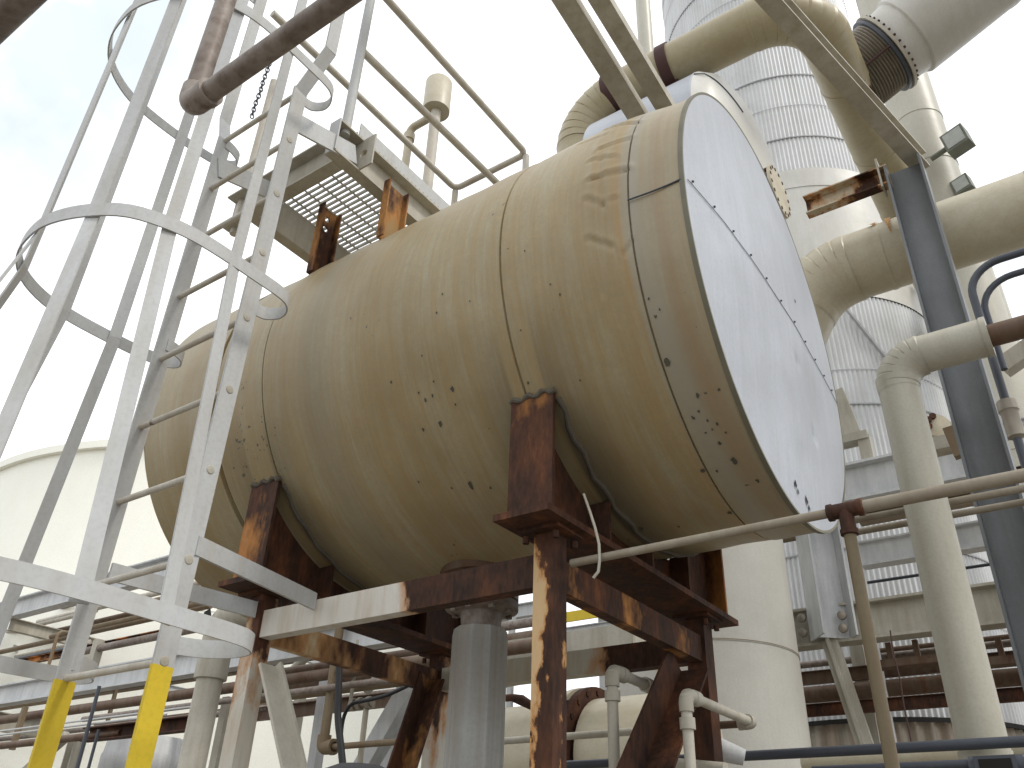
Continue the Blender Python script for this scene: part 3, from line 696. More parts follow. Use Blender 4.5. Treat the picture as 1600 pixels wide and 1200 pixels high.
m_ = MB(); m_.disc((TX, TY, up_[-1]), (0, 0, 1), TR, .05, 96); m_.build('roof', M['corr'], tower)
# slim stack behind the tower's left side
p = atD(1007, 40, 12.5); m_ = MB(); m_.tube([(p.x, p.y, GZ), (p.x, p.y, p.z+6)], rpx(p, 23), 24); one('slim_stack', m_, M['pjw'], 'slim white vertical stack just left of the corrugated tower against the sky', 'stack', (p.x, p.y, GZ))

# ================================================================== second tank behind
T2 = Vector((-1.75, 5.82, 5.85)); t2 = thing('second_tank', 'white clad vessel with a rounded end, higher up behind the beige tank', 'tank', (-2.4, 5.82, 4.85))
m_ = MB(); m_.lathe(T2, (-1, 0, 0), [(0, 1.0), (.02, 1.005), (.03, 1.0), (1.1, 1.0), (1.2, .8), (1.25, .3), (1.26, .001)], 120); m_.build('shell', M['head'], t2, ang=60)
m_ = MB(); m_.lathe(T2, (1, 0, 0), [(.3*math.sqrt(max(0, 1-(q/14)**2)), max(.001, q/14)) for q in range(14, -1, -1)], 120); m_.build('rounded_end', M['vess'], t2, ang=40)
fc = atX(1208, 303, -1.36)
m_ = MB(); m_.lathe(fc-Vector((.25, 0, 0)), (1, 0, 0), [(0, .17), (.20, .17), (.20, .235), (.225, .235), (.225, .19), (.285, .19), (.285, .235), (.31, .235), (.31, .001)], 64); m_.build('end_flange', M['pjx'], t2)
bolt_ring(t2, fc+Vector((.015, 0, 0)), (1, 0, 0), .213, 16, .016, .10, M['strap'])
m_ = MB(); pts = [T2+Vector((.3*math.sqrt(max(0, 1-q*q))+.004, -q*.87, q*.5)) for q in [.5+.5*i/12 for i in range(13)]]; m_.tube(pts, .006, 6); m_.build('lap_seam', M['dark'], t2)
m_ = MB(); m_.bar((-2.3, 5.5, 4.75), (-2.6, 10.3, 4.75), .2, .2); m_.bar((-2.8, 5.5, 4.75), (-3.0, 10.3, 4.75), .2, .2); m_.box((-2.5, 5.82, 4.86), (.8, .5, .1)); m_.build('support_bracket', M['offw'], t2)

# ================================================================== upper cream pipe with two elbows
ZA = 7.05; pa_ = atZ(1100, 80, ZA)
a1 = along(pa_, 'x', px=905); a2 = along(pa_, 'x', px=1262); y_end = along(a2, 'y', px=1530)
ra = rpx(pa_, 74)
lagged('overhead_pipe', 'cream insulated pipe bending over the tank and running down across the tower', 'pipe',
       [(a1.x, a1.y, 2.2), tuple(a1), tuple(a2), tuple(y_end)], ra, M['pja'], ra*2.3, 8, (1.1,), base=(a1.x, a1.y, 2.2))
for px in (1047, 962):
    c = along(pa_, 'x', px=px); t = thing('pipe_hanger', 'dark brown strap hanger round the cream overhead pipe, '+('the right one with its plate showing' if px > 1000 else 'the left one, half behind a beam'), 'hanger', (c.x, c.y, c.z-ra-.4), 'strap hangers on the overhead pipe')
    m_ = MB(); m_.lathe(c-Vector((.055, 0, 0)), (1, 0, 0), [(0, ra+.002), (0, ra+.02), (.11, ra+.02), (.11, ra+.002)], 48); m_.build('strap', M['strap'], t)
    m_ = MB(); m_.box((c.x, c.y, c.z-ra-.13), (.16, .05, .28)); m_.build('hanger_plate', M['strap'], t)
    m_ = MB(); m_.tube([(c.x-.05, c.y, c.z-ra-.1), (c.x-.05, c.y, c.z-ra-1.2)], .014, 8); m_.build('hanger_rod', M['strap'], t)

# ================================================================== middle pipe (enters from the right, drops behind the tank end)
YB2 = 5.0; b0 = atY(1500, 362, YB2); rb = rpx(b0, 111)
b1 = along(b0, 'x', px=1275); b2_ = b1+Vector((-.50, 0, -.86))*1.25; bR = along(b0, 'x', px=1760)
lagged('elbow_pipe', 'wide cream insulated pipe from the right edge bending down behind the white tank end', 'pipe', [tuple(bR), tuple(b1), tuple(b2_)], rb, M['pjx'], rb*2.0, 7, (.9,), base=tuple(b2_))

# ================================================================== big duct with bellows, top right
dd_ = Vector((1, 0, .47)).normalized(); dc = atD(1384, 83, 8.6); rd = .42
duct = thing('bellows_duct', 'fat white duct at the top right ending in a ribbed bellows joint', 'duct', tuple(dc-dd_*.5))
m_ = MB(); m_.lathe(dc+dd_*.02, dd_, [(0, rd*.93), (.10, rd*.95), (.20, rd*.97), (.21, rd*1.04), (.22, rd*1.05), (1.1, rd*1.06), (1.11, rd*1.075), (1.16, rd*1.075), (1.161, rd*1.06), (3.5, rd*1.06)], 72); m_.build('insulated_run', M['vess'], duct)
m_ = MB(); m_.lathe(dc-dd_*.012, dd_, [(0, rd*.8), (0, rd*1.07), (.03, rd*1.07), (.03, rd*.9)], 72); m_.build('flange', M['offw'], duct)
m_ = MB(); m_.lathe(dc-dd_*.06, dd_, [(0, rd*.8), (0, rd*1.03), (.035, rd*1.03), (.035, rd*.9)], 72); m_.build('backing_ring', M['dark'], duct)
bolt_ring(duct, dc+dd_*.03, dd_, rd*1.0, 34, .013, .035, M['strap'])
pr = []; nrib = 11
for i in range(nrib*8+1): pr.append((i*.34/(nrib*8), rd*.90+.016*math.cos(i*2*math.pi/8)))
m_ = MB(); m_.lathe(dc-dd_*.40, dd_, pr, 72); m_.build('bellows', M['bolt'], duct, ang=80)
m_ = MB(); m_.lathe(dc-dd_*.44, dd_, [(0, .001), (0, rd*.98), (.04, rd*.98), (.04, rd*.85)], 72); m_.build('end_flange', M['brown'], duct)
for th in (2.3, 5.2):
    a = dd_.cross(Vector((0, 1, 0))).normalized(); b = dd_.cross(a); o_ = (a*math.cos(th)+b*math.sin(th))*rd*1.0
    m_ = MB(); m_.tube([dc-dd_*.44+o_, dc+dd_*.02+o_], .013, 8); m_.build('tie_rod', M['strap'], duct)

# ================================================================== tall white vertical pipe right of the tower
pF = atD(1435, 200, 9.9); rF = rpx(pF, 71)
m_t = thing('tall_vertical_pipe', 'thick white vertical pipe with lap joints, standing between tower and sky behind the steel column', 'pipe', (pF.x, pF.y, GZ))
pr = [(0, rF)]
for py in (700, 520, 330, 245, 172, 60): 
    z = on_vc(1440+(py-200)*.3, py, pF.x, pF.y, rF).z-GZ; pr += [(z-.004, rF), (z, rF+.007), (z+.03, rF+.007), (z+.031, rF)]
pr.append((16, rF)); m_ = MB(); m_.lathe((pF.x, pF.y, GZ), (0, 0, 1), sorted(pr), 56); m_.build('jacket', M['pjw'], m_t)
p = atD(1552, 470, 11.5); m_ = MB(); m_.tube([(p.x, p.y, GZ), (p.x, p.y, p.z+.35), (p.x-.8, p.y+.3, p.z+.9)], rpx(p, 34), 24, bend=.3); one('side_pipe', m_, M['pjw'], 'narrower white pipe close beside the thick vertical pipe, right of the steel column', 'pipe', (p.x, p.y, GZ))

# ================================================================== white vertical column tank low behind the stand
HX, HY, HR = -3.134, 7.361, .82
hc = thing('vertical_vessel', 'smooth white upright vessel with one thin girth seam, low behind the tank stand', 'vessel', (HX, HY, GZ))
zs_ = on_vc(1110, 998, HX, HY, HR).z-GZ; m_ = MB(); m_.lathe((HX, HY, GZ), (0, 0, 1), [(0, HR), (zs_-.008, HR), (zs_-.006, HR+.006), (zs_, HR+.006), (zs_+.001, HR), (5.2, HR), (5.3, HR*.8), (5.35, .001)], 96); m_.build('shell', M['col'], hc)
m_ = MB(); m_.lathe((HX, HY, GZ+zs_), (0, 0, 1), [(0, HR+.002), (0, HR+.008), (.006, HR+.008), (.006, HR+.002)], 96); m_.build('girth_seam', M['tan'], hc)
p = atD(1033, 1050, 6.3); m_ = MB(); m_.tube([(p.x, p.y, GZ), (p.x, p.y, p.z+1.5)], rpx(p, 20), 16); one('cream_riser', m_, M['pjx'], 'thin cream riser in front of the upright vessel, left of the rusty rear leg', 'pipe', (p.x, p.y, GZ))

# ================================================================== foreground insulated pipe on the right
YC_ = 3.75; c0 = atY(1405, 578, YC_); zc0 = c0.z
cb = atY(1455, 850, YC_); rc = rpx(cb, 66)
cx_ = atY(1518, 1100, YC_).x; cx_ = (cx_+atY(1462, 850, YC_).x+atY(1428, 700, YC_).x)/3
top = Vector((cx_, YC_, atY(1398, 566, YC_).z)); e1 = along(top, 'x', px=1542)
cp, rr_ = lagged('insulated_riser', 'pale insulated pipe at the right, rising then elbowing toward a bare rusty pipe', 'pipe', [tuple(e1), tuple(top), (cx_, YC_, GZ)], rc, M['riser'], rc*1.5, 6, (1.05,), base=(cx_, YC_, GZ))
m_ = MB(); m_.tube([e1-Vector((.1, 0, 0)), along(e1, 'x', px=1800)], rc*.58, 28); m_.build('bare_pipe', M['brown'], cp)
m_ = MB(); m_.lathe(e1, (1, 0, 0), [(-.012, rc), (-.012, rc+.005), (.012, rc+.005), (.012, rc*.6)], 48); m_.build('end_ring', M['riser'], cp)

# ================================================================== steel column and overhead beams
YW = 4.55; wt = atY(1420, 262, YW); wx = (wt.x+atY(1492, 560, YW).x+atY(1573, 830, YW).x)/3; zw = wt.z
wc = thing('steel_column', 'tall blue-grey I-section steel column at the right with an overhead arm on top', 'column', (wx, YW, GZ))
m_ = MB(); m_.ibeam((wx, YW, GZ), (wx, YW, zw), .215, .20, .014, .012, (1, 0, 0)); m_.build('post', M['greyst'], wc)
m_ = MB(); a = Vector((wx+.02, YW, zw+.08)); b = atZ(1178, -10, zw+.08); d = (b-a).normalized(); m_.channel(a-d*.1, a+d*4.5, .13, .10, .012, flip=-1); m_.build('arm', M['offw'], wc)
za = atY(1395, 282, YW+.0).z
br = thing('pipe_rest', 'short rust-holed steel channel sticking out left from the top of the grey column', 'bracket', (wx-.1, YW, za), )
a = Vector((wx-.09, YW-.02, za)); b = along(a, 'x', px=1262)
m_ = MB(); m_.channel(a, b, .15, .07, .01, flip=-1); m_.build('channel', m_peel('rest_paint', (0, 0, 0), .50, (190, 180, 160), .03, 5.0), br)
m_ = MB(); m_.box(((a.x-.05), a.y-.02, a.z+.02), (.012, .12, .24)); m_.build('end_plate', M['offw'], br)
zu = 4.55
for (x0, x1, y1, wp, lab) in ((881, 996, 184, 31, 'left'), (936, 1036, 165, 28, 'right')):
    p0 = atZ(x0, 0, zu); p1 = atZ(x1, y1, zu); d = (p1-p0).normalized(); w_ = 2*rpx(p0.lerp(p1, .5), wp)
    m_ = MB(); m_.bar(p0-d*1.6, p1+d*.6, w_, .012); m_.bar(p0-d*1.6+Vector((w_/2-.006, 0, .04)), p1+d*.6+Vector((w_/2-.006, 0, .04)), .011, .07); m_.bar(p0-d*1.6+Vector((-w_/2+.006, 0, .04)), p1+d*.6+Vector((-w_/2+.006, 0, .04)), .011, .07)
    one('overhead_beam', m_, M['offw'], {'left': 'left of the two dirty white beams slanting down onto the tank top from above', 'right': 'right of the two dirty white beams slanting down onto the tank top from above'}[lab], 'beam', tuple(p0), 'overhead beams ending behind the tank')

# ================================================================== foreground galvanised rail, top left
pz = atD(298, 165, 2.15); q1 = along(pz, 'x', px=640)
q1 = pz+Vector((2.4, 0, 0))
fr = thing('near_handrail', 'close mottled grey pipe rail with a cast elbow crossing the top left of the cage', 'handrail', tuple(pz))
rq = rpx(pz, 33)
m_ = MB(); m_.tube([pz+Vector((.03, 0, 0)), q1], rq, 24); m_.build('rail_pipe', M['galv'], fr)
m_ = MB(); m_.tube([pz+Vector((0, 0, .03)), pz+Vector((0, 0, 1.6))], rq, 24); m_.build('riser_pipe', M['galv'], fr)
m_ = MB(); m_.tube([pz+Vector((.075, 0, 0)), pz+Vector((0.0, 0, 0)), pz+Vector((0, 0, .06))], rq*1.24, 24, bend=.03); m_.lathe(pz+Vector((.06, 0, 0)), (1, 0, 0), [(0, rq), (0, rq*1.34), (.022, rq*1.34), (.022, rq)], 24); m_.build('cast_elbow', M['galv'], fr)
p = atD(5, 22, 1.9); q = Vector((1, 0, 0)); m_ = MB(); m_.tube([p-q*6, p+q*.9], rpx(p, 52), 24); one('corner_pipe', m_, M['galv'], 'out-of-reach grey pipe cutting the very top left corner of the sky', 'pipe')

# ================================================================== vent with a can-shaped cap behind the platform
vp_ = atD(684, 150, 6.2); sc_ = vp_.dot(fw)/F_PX
vt = thing('vent_silencer', 'grey-beige can-shaped vent on a thin stem beyond the platform handrail', 'vent', (vp_.x, vp_.y, 2.5))
zb_ = atD(684, 186, 6.2*.985); h0 = vp_.z+.0
m_ = MB(); r_ = 21*sc_; m_.lathe((vp_.x, vp_.y, vp_.z-r_*1.7), (0, 0, 1), [(0, r_*.3), (0, r_), (r_*3.0, r_), (r_*3.2, r_*.85), (r_*3.3, r_*.3), (r_*3.6, r_*.28), (r_*3.65, .001)], 36); m_.build('can', M['pjx'], vt)
m_ = MB(); m_.tube([(vp_.x, vp_.y, 2.0), (vp_.x, vp_.y, vp_.z-r_*1.6)], r_*.38, 18); m_.build('stem', M['rail'], vt)
e = vp_-Vector((0, 0, r_*2.0)); e2 = along(e, 'x', px=641); m_ = MB(); m_.tube([e, e2, e2+Vector((0, 0, -2.2))], r_*.30, 16, bend=.05); m_.lathe(e2+Vector((0, 0, -.06)), (0, 0, -1), [(0, r_*.3), (0, r_*.42), (.06, r_*.42), (.06, r_*.3)], 14); m_.build('side_branch', M['pjx'], vt)

# ================================================================== storage tank far left
m_t = thing('storage_tank', 'huge pale cream storage tank far behind the ladder at the left', 'storage tank', (-15.98, 12.03, GZ))
m_ = MB(); m_.lathe((-15.98, 12.03, GZ), (0, 0, 1), [(0, 6), (2.5, 6), (2.51, 6.01), (2.55, 6.0), (5.2, 6), (5.21, 6.01), (5.25, 6), (6.5-GZ, 6)], 200); m_.build('shell', M['store'], m_t)
m_ = MB(); m_.lathe((-15.98, 12.03, 6.5), (0, 0, 1), [(-.14, 6.0), (-.14, 6.09), (.0, 6.09), (.01, 6.0), (.9, .01)], 200); m_.build('roof_rim', M['store'], m_t)
for da in (.0, .012): pass
p = on_vc(228, 1160, -15.98, 12.03, 6.0)
# small grey tank below
kp = atD(235, 1160, 9.5); rk = rpx(kp, 128); kt = thing('small_tank', 'small light grey round-topped tank at the bottom left between the yellow stiles', 'tank', (kp.x, kp.y, GZ))
m_ = MB(); m_.lathe((kp.x, kp.y, GZ), (0, 0, 1), [(0, rk), (kp.z-GZ-.32, rk), (kp.z-GZ-.30, rk*1.03), (kp.z-GZ-.16, rk*1.03), (kp.z-GZ-.14, rk), (kp.z-GZ-.02, rk*.97), (kp.z-GZ+.03, rk*.9), (kp.z-GZ+.06, .001)], 64); m_.build('body', M['bluew'], kt)

# ================================================================== piping and steel low in the scene
def xpipe(name, px0, py0, px1, Y, wpx, mat, label, cat='pipe', group=None, n=20, extra=None):
    a, b = xm(px0, py0, px1, Y); ab = a.lerp(b, .5)
    if px0 < 0: a = a-Vector((5, 0, 0))
    r = rpx(ab, wpx); m_ = MB(); m_.tube([a, b], r, n)
    return one(name, m_, M[mat], label, cat, a.lerp(b, .5), group)
def xbeam(name, px0, py0, px1, Y, hpx, mat, label, group=None, shape='i'):
    a, b = xm(px0, py0, px1, Y); c = a.lerp(b, .5); h = rpx(c, hpx)*2*1.06; m_ = MB()
    if px0 < 0: a = a-Vector((5, 0, 0))
    if shape == 'i': m_.ibeam(a, b, h, h*.55, h*.07, h*.05)
    elif shape == 'c': m_.channel(a, b, h, h*.35, h*.06, flip=1)
    else: m_.bar(a, b, h*.5, h)
    return one(name, m_, M[mat], label, 'beam', c, group)
# --- rack on the left, behind the ladder
G1 = 'steel beams of the far pipe rack'
xbeam('rack_beam', -60, 974, 360, 5.6, 30, 'bluew', 'upper white rack beam running behind the lowest cage hoop at the left', G1)
xbeam('rack_beam', -60, 1098, 620, 5.0, 33, 'bluew', 'lower white rack beam crossing behind both yellow stile ends', G1)
a = atZ(15, 975, atY(15, 975, 5.6).z-.0); b = along(a, 'y', px=215); m_ = MB(); m_.ibeam(a, b, .17, .10); one('rack_beam', m_, M['offw'], 'short dirty white cross beam sloping down right from the upper rack beam', 'beam', a.lerp(b, .5), G1)
a = atY(0, 1095, 5.0)+Vector((0, 0, -.22)); b = along(a, 'y', px=60); m_ = MB(); m_.ibeam(a, b, .2, .12); one('rack_beam', m_, M['offw'], 'small cross beam at the far left edge under the lower rack beam', 'beam', a.lerp(b, .5), G1)
G2 = 'pipes lying on the far pipe rack'
for (x0, y0, x1, Y, w_, mt, lab) in (
    (-40, 1000, 150, 6.3, 7, 'rail', 'topmost thin pale pipe on the far rack, left of the left stile'),
    (60, 972, 360, 6.3, 9, 'rail', 'pale rack pipe just under the upper beam, right of the left stile'),
    (-40, 1028, 330, 6.1, 8, 'tan', 'tan rack pipe midway between the two rack beams'),
    (80, 995, 350, 5.9, 8, 'tan', 'tan rack pipe seen between the two stiles above the cable bundle'),
    (110, 1022, 372, 5.7, 12, 'galv', 'grey rack pipe just above the lower rack beam'),
    (-40, 1131, 862, 4.95, 16, 'brown', 'thickest brown rusty rack pipe just below the lower rack beam'),
    (130, 1124, 862, 4.85, 10, 'galv', 'grey pipe close beneath the thickest brown rack pipe'),
    (-40, 1170, 190, 4.7, 11, 'brown', 'brown pipe at the bottom left edge, lowest on the rack')):
    xpipe('rack_pipe', x0, y0, x1, Y, w_, mt, lab, group=G2)
a, b = xm(35, 1036, 350, 5.8); m_ = MB(); m_.channel(a, b, .09, .06, .01); one('rust_channel', m_, m_peel('orange_channel', (0, 0, 0), .47, (196, 130, 66), .06, 3.0), 'orange rusty channel on the rack behind the ladder stiles', 'channel', a.lerp(b, .5))
ct = MB()
for k in range(5):
    a, b = xm(15, 1032, 128, 5.75); o_ = Vector((0, k*.03, .02*(k % 2))); ct.tube([a+o_, b+o_], .018, 8)
one('cable_bundle', ct, M['dark'], 'dark bundle of cables on the rack left of the left ladder stile', 'cables')
for (x0, y0, x1, Y, w_, lab) in ((-20, 1145, 330, 4.4, 3, 'upper thin bright tube strung past the yellow stile ends'), (-20, 1151, 260, 4.35, 3.2, 'lower thin bright tube strung past the yellow stile ends')):
    xpipe('thin_tube', x0, y0, x1, Y, w_, 'white', lab, 'tube', 'thin instrument tubes', 8)
a, b = xm(140, 1150, 330, 4.7); m_ = MB(); m_.channel(a, b, .12, .09, .01); one('rust_channel', m_, M['rust'], 'dark rusty channel between the yellow stile ends near the bottom', 'channel', a.lerp(b, .5))
def vpost(name, px, py, Y, py1, wpx, mat, label, cat, shape='i', group=None, top=None):
    p = atY(px, py, Y); z1 = top if top is not None else along(p, 'z', py=py1).z; r = rpx(p, wpx); m_ = MB()
    a = Vector((p.x, Y, GZ)); b = Vector((p.x, Y, z1))
    if shape == 'i': m_.ibeam(a, b, 2*r*.9, 2*r*.8, .012, .01, (1, 0, 0))
    elif shape == 'b': m_.bar(a, b, 2*r*.8, 2*r*.8, (1, 0, 0))
    else: m_.tube([a, b], r, 18)
    return one(name, m_, M[mat], label, cat, a, group)
vpost('rack_post', 112, 1190, 4.9, 1150, 24, 'offw', 'pale rack post rising between the yellow stiles at the bottom left', 'post')
vpost('conduit', 134, 1150, 4.3, 1072, 6, 'dark', 'longer of two blue-grey conduits between the yellow stiles', 'conduit', 't', 'vertical conduits by the yellow stiles')
vpost('conduit', 145, 1175, 4.35, 1140, 5, 'dark', 'shorter of two blue-grey conduits between the yellow stiles', 'conduit', 't', 'vertical conduits by the yellow stiles')
a = atY(104, 1150, 4.85); b = atY(30, 1215, 4.85); m_ = MB(); m_.bar(a, b, .06, .10); one('rack_brace', m_, M['offw'], 'pale diagonal brace at the bottom left behind the left yellow stile', 'brace', b)
a = atY(35, 1120, 4.8); m_ = MB(); m_.bar(a+Vector((0, 0, .10)), a+Vector((0, 0, -.33)), .05, .05, (1, 0, 0)); one('pipe_hanger', m_, M['tan'], 'small rust-streaked hanger strut holding the rack pipes at far left', 'hanger', a)
# thin U-shaped vent line
pts = [atY(76, 1035, 5.3), atY(92, 985, 5.3)]; a = pts[1]; m_ = MB(); m_.tube([atY(76, 1040, 5.3), a, along(a, 'y', px=140)], .02, 12, bend=.08); one('small_bent_pipe', m_, M['tan'], 'small tan pipe bent at the top, standing on the far rack left of the stile', 'pipe', pts[0])

# --- thick vertical pipe left of the stand
YK = 4.4; k0 = atY(320, 1100, YK); rk_ = rpx(k0, 41); ztop = along(k0, 'z', py=985).z
kt = thing('sleeved_riser', 'thick grey vertical pipe with a torn lagging elbow, left of the white stand leg', 'pipe', (k0.x, YK, GZ))
m_ = MB(); m_.tube([(k0.x, YK, GZ), (k0.x, YK, ztop)], rk_, 28); m_.build('pipe_run', M['greyst'] if False else M['offw'], kt)
zc1 = along(k0, 'z', py=1062).z; m_ = MB(); m_.lathe((k0.x, YK, zc1), (0, 0, 1), [(0, rk_), (0, rk_*1.22), (.01, rk_*1.25), (ztop-zc1-.1, rk_*1.22)], 28); m_.tube([(k0.x, YK, ztop-.12), (k0.x, YK, ztop+.12), (k0.x+.75, YK, ztop+.12)], rk_*1.22, 28, bend=.2); m_.build('lagging', M['offw'], kt)
m_ = MB(); m_.add([Vector((k0.x-.09, YK-rk_*1.27, ztop+.13)), Vector((k0.x-.01, YK-rk_*1.27, ztop+.16)), Vector((k0.x+.06, YK-rk_*1.27, ztop+.02)), Vector((k0.x-.05, YK-rk_*1.27, ztop-.02))], [(0, 1, 2, 3)]); m_.build('tear', M['black'], kt)

# --- clutter seen between the stand legs
vpost('white_post', 508, 1080, 5.6, 990, 20, 'bluew', 'bluish white steel post behind the left half of the tank stand', 'post', 'b')
a = atY(526, 1000, 4.9); b = Vector((a.x, 4.9, atY(507, 1168, 4.9).z)); ax_ = (a.x+atY(507, 1168, 4.9).x)/2; b.x = a.x = ax_
t = thing('tan_drop_pipe', 'tan pipe dropping behind the stand to a threaded elbow, then running right', 'pipe', tuple(b)); r_ = rpx(b, 15)
m_ = MB(); m_.tube([a+Vector((0, 0, .5)), b+Vector((0, 0, .05))], r_, 18); m_.build('pipe_run', M['tan'], t)
c = along(b, 'x', px=650); m_ = MB(); m_.tube([b+Vector((.04, 0, 0)), c], r_*.62, 16); m_.build('pipe_run', M['tan'], t)
m_ = MB(); m_.tube([b+Vector((0, 0, .09)), b, b+Vector((.1, 0, 0))], r_*1.45, 20, bend=.035); m_.lathe(b+Vector((.09, 0, 0)), (1, 0, 0), [(0, r_), (0, r_*1.6), (.03, r_*1.6), (.03, r_)], 16); m_.build('elbow', M['tan'], t)
pts = [atY(x, y, 4.6) for x, y in ((530, 1040), (529, 1080), (528, 1120), (532, 1160), (536, 1200), (538, 1230))]; m_ = MB(); m_.tube(smooth(pts), rpx(pts[2], 11), 12); one('black_hose', m_, M['rubber'], 'thick black hose hanging behind the tan drop pipe', 'hose')
pts = [atY(x, y, 4.7) for x, y in ((640, 1070), (605, 1086), (570, 1095), (550, 1100), (538, 1118), (533, 1150), (534, 1190))]; m_ = MB(); m_.tube(smooth(pts), rpx(pts[2], 6), 10); one('black_cable', m_, M['rubber'], 'thin black cable curving right from the black hose', 'cable')
t = thing('small_valve_line', 'small grey vertical line with a union valve between the stand legs', 'valve', tuple(atY(556, 1100, 5.0)))
for (x0, y0, y1, w_) in ((560, 1000, 1096, 6), (572, 1108, 1200, 9)):
    p = atY(x0, y0, 5.0); q = along(p, 'z', py=y1); m_ = MB(); m_.tube([p, q], rpx(p, w_), 12); m_.build('pipe_run', M['offw'], t)
p = atY(553, 1101, 5.0); q = along(p, 'x', px=582); m_ = MB(); m_.tube([p, q], .03, 14); m_.build('union', M['bolt'], t)
for xx in (553, 563, 577): p_ = along(p, 'x', px=xx); m_ = MB(); m_.lathe(p_-Vector((.02, 0, 0)), (1, 0, 0), [(0, .02), (0, .05), (.04, .05), (.04, .02)], 8); m_.build('union_nut', M['bolt'], t)
for (xa, ya, xb, yb, w_, lab) in ((652, 1058, 562, 1215, .15, 'left and wider of two white diagonal braces behind the stand'), (664, 1108, 600, 1215, .11, 'right and narrower of two white diagonal braces behind the stand')):
    a = atY(xa, ya, 5.4); b = atY(xb, yb, 5.4); m_ = MB(); m_.bar(a, b, w_, w_, (0, 1, 0)); one('white_brace', m_, M['bluew'], lab, 'brace', b, 'white diagonal braces behind the stand')
a = atY(775, 1092, 3.9); pts = [a, atY(800, 1090, 3.9), atY(815, 1094, 3.9), atY(840, 1108, 3.9)]; m_ = MB(); m_.tube(pts, [.018, .02, .028, .018], 12); one('rusty_rod', m_, M['rust'], 'orange rusty threaded rod between the drain pipe and the front right leg', 'rod')
# cream horizontal vessel with flanges low behind the legs
p0 = atY(800, 1113, 5.6); rv = .42; cvz = p0.z-rv*.93
t = thing('flanged_pipe', 'fat cream horizontal pipe with a rusty flange pair, low behind the front right leg', 'pipe', (p0.x, 5.6, cvz-rv))
xf = atY(921, 1120, 5.6).x
m_ = MB(); m_.tube([(p0.x-.5, 5.6, cvz), (xf-.10, 5.6, cvz)], rv, 56); m_.build('pipe_run', M['pjx'], t)
m_ = MB(); m_.tube([(xf+.12, 5.6, cvz), (xf+.85, 5.6, cvz)], rv, 56); m_.build('pipe_run', M['pjx'], t)
for dx, rr2, mt in ((-.22, 1.04, 'offw'), (-.06, 1.2, 'pjx'), (.04, 1.2, 'rust')):
    m_ = MB(); m_.lathe((xf+dx, 5.6, cvz), (1, 0, 0), [(0, rv*.9), (0, rv*rr2), (.05, rv*rr2), (.05, rv*.9)], 56); m_.build('flange', M[mt], t)
bolt_ring(t, (xf+.02, 5.6, cvz), (1, 0, 0), rv*1.1, 20, .022, .16, M['rust'])
# grey strut crossing low behind the front right leg
xpipe('grey_strut', 770, 1159, 1016, 4.2, 11, 'offw', 'slim grey horizontal strut low behind the front right leg', 'strut')
# dark conduits along the bottom
t = thing('dark_conduit', 'dark blue-grey conduit running along the bottom right, in front of the white vessel', 'conduit', tuple(atY(1200, 1184, 3.6)))
a, b = xm(880, 1196, 1700, 3.6); m_ = MB(); m_.tube([a, b], rpx(a.lerp(b, .5), 15), 20); m_.build('conduit_run', M['dark'], t)
a2_, b2__ = xm(1270, 1204, 1700, 3.5); t = thing('junction_conduit', 'lower dark conduit with an open junction fitting in the bottom right corner', 'conduit', tuple(a2_))
m_ = MB(); m_.tube([a2_, b2__], rpx(a2_, 13), 18); m_.build('conduit_run', M['dark'], t)
c = along(a2_, 'x', px=1558); m_ = MB(); c = c-Vector((0, 0, .012)); m_.lathe(c-Vector((.085, 0, 0)), (1, 0, 0), [(0, .02), (.0, .036), (.17, .036), (.17, .02)], 16); m_.box(c-Vector((0, .02, 0)), (.13, .05, .062)); m_.build('junction_body', M['dark'], t)
m_ = MB(); m_.box(c-Vector((0, .046, 0)), (.10, .006, .04)); m_.build('opening', M['black'], t)
xpipe('cream_run', 1255, 1178+14, 1700, 4.6, 30, 'pjx', 'cream insulated pipe along the very bottom right behind the dark conduits', 'pipe')

# --- small fittings pipes by the rear right leg
def fit(t, p, ax, r): m_ = MB(); m_.lathe(p, ax, [(-.006, r), (-.006, r*1.42), (.03, r*1.42), (.03, r)], 20); m_.build('coupling', M['offw'], t)
def ell(t, p, d1, d2, r): m_ = MB(); m_.tube([p+d1*.055, p, p+d2*.055], r*1.32, 20, bend=.03); m_.build('elbow', M['offw'], t)
t = thing('threaded_pipe_loop', 'off-white threaded pipe hoop with elbows, left of the rusty rear leg', 'pipe', tuple(atY(960, 1190, 2.75)))
p = atY(956, 1048, 2.75); r_ = rpx(p, 17); X_, Y_, Z_ = AX['x'], AX['y'], AX['z']; q = along(p, 'y', px=1027)
m_ = MB(); m_.tube([(p.x, p.y, GZ), p], r_, 18); m_.build('riser', M['offw'], t); m_ = MB(); m_.tube([p, q], r_*.95, 18); m_.build('cross_pipe', M['offw'], t); m_ = MB(); zl = along(q, 'z', py=1192); m_.tube([q, zl], r_, 18); m_.build('riser', M['offw'], t)
ell(t, p, -Z_, Y_, r_); ell(t, q, -Y_, -Z_, r_); fit(t, p-Z_*.075, -Z_, r_); fit(t, p+Y_*.06, Y_, r_); fit(t, q-Y_*.075, -Y_, r_); fit(t, q-Z_*.07, -Z_, r_); fit(t, zl+Z_*.06, Z_, r_)
ell(t, zl, Z_, X_, r_); m_ = MB(); m_.tube([zl, zl+X_*.25+Vector((0, 0, -.03))], r_*1.1, 18); m_.build('outlet', M['offw'], t)
t = thing('threaded_branch', 'off-white threaded riser and arm with a valve, in front of the rusty rear leg', 'pipe', tuple(atY(1075, 1195, 2.72)))
p = atY(1071, 1085, 2.72); q = along(p, 'y', px=1176); r_ = rpx(p, 17)
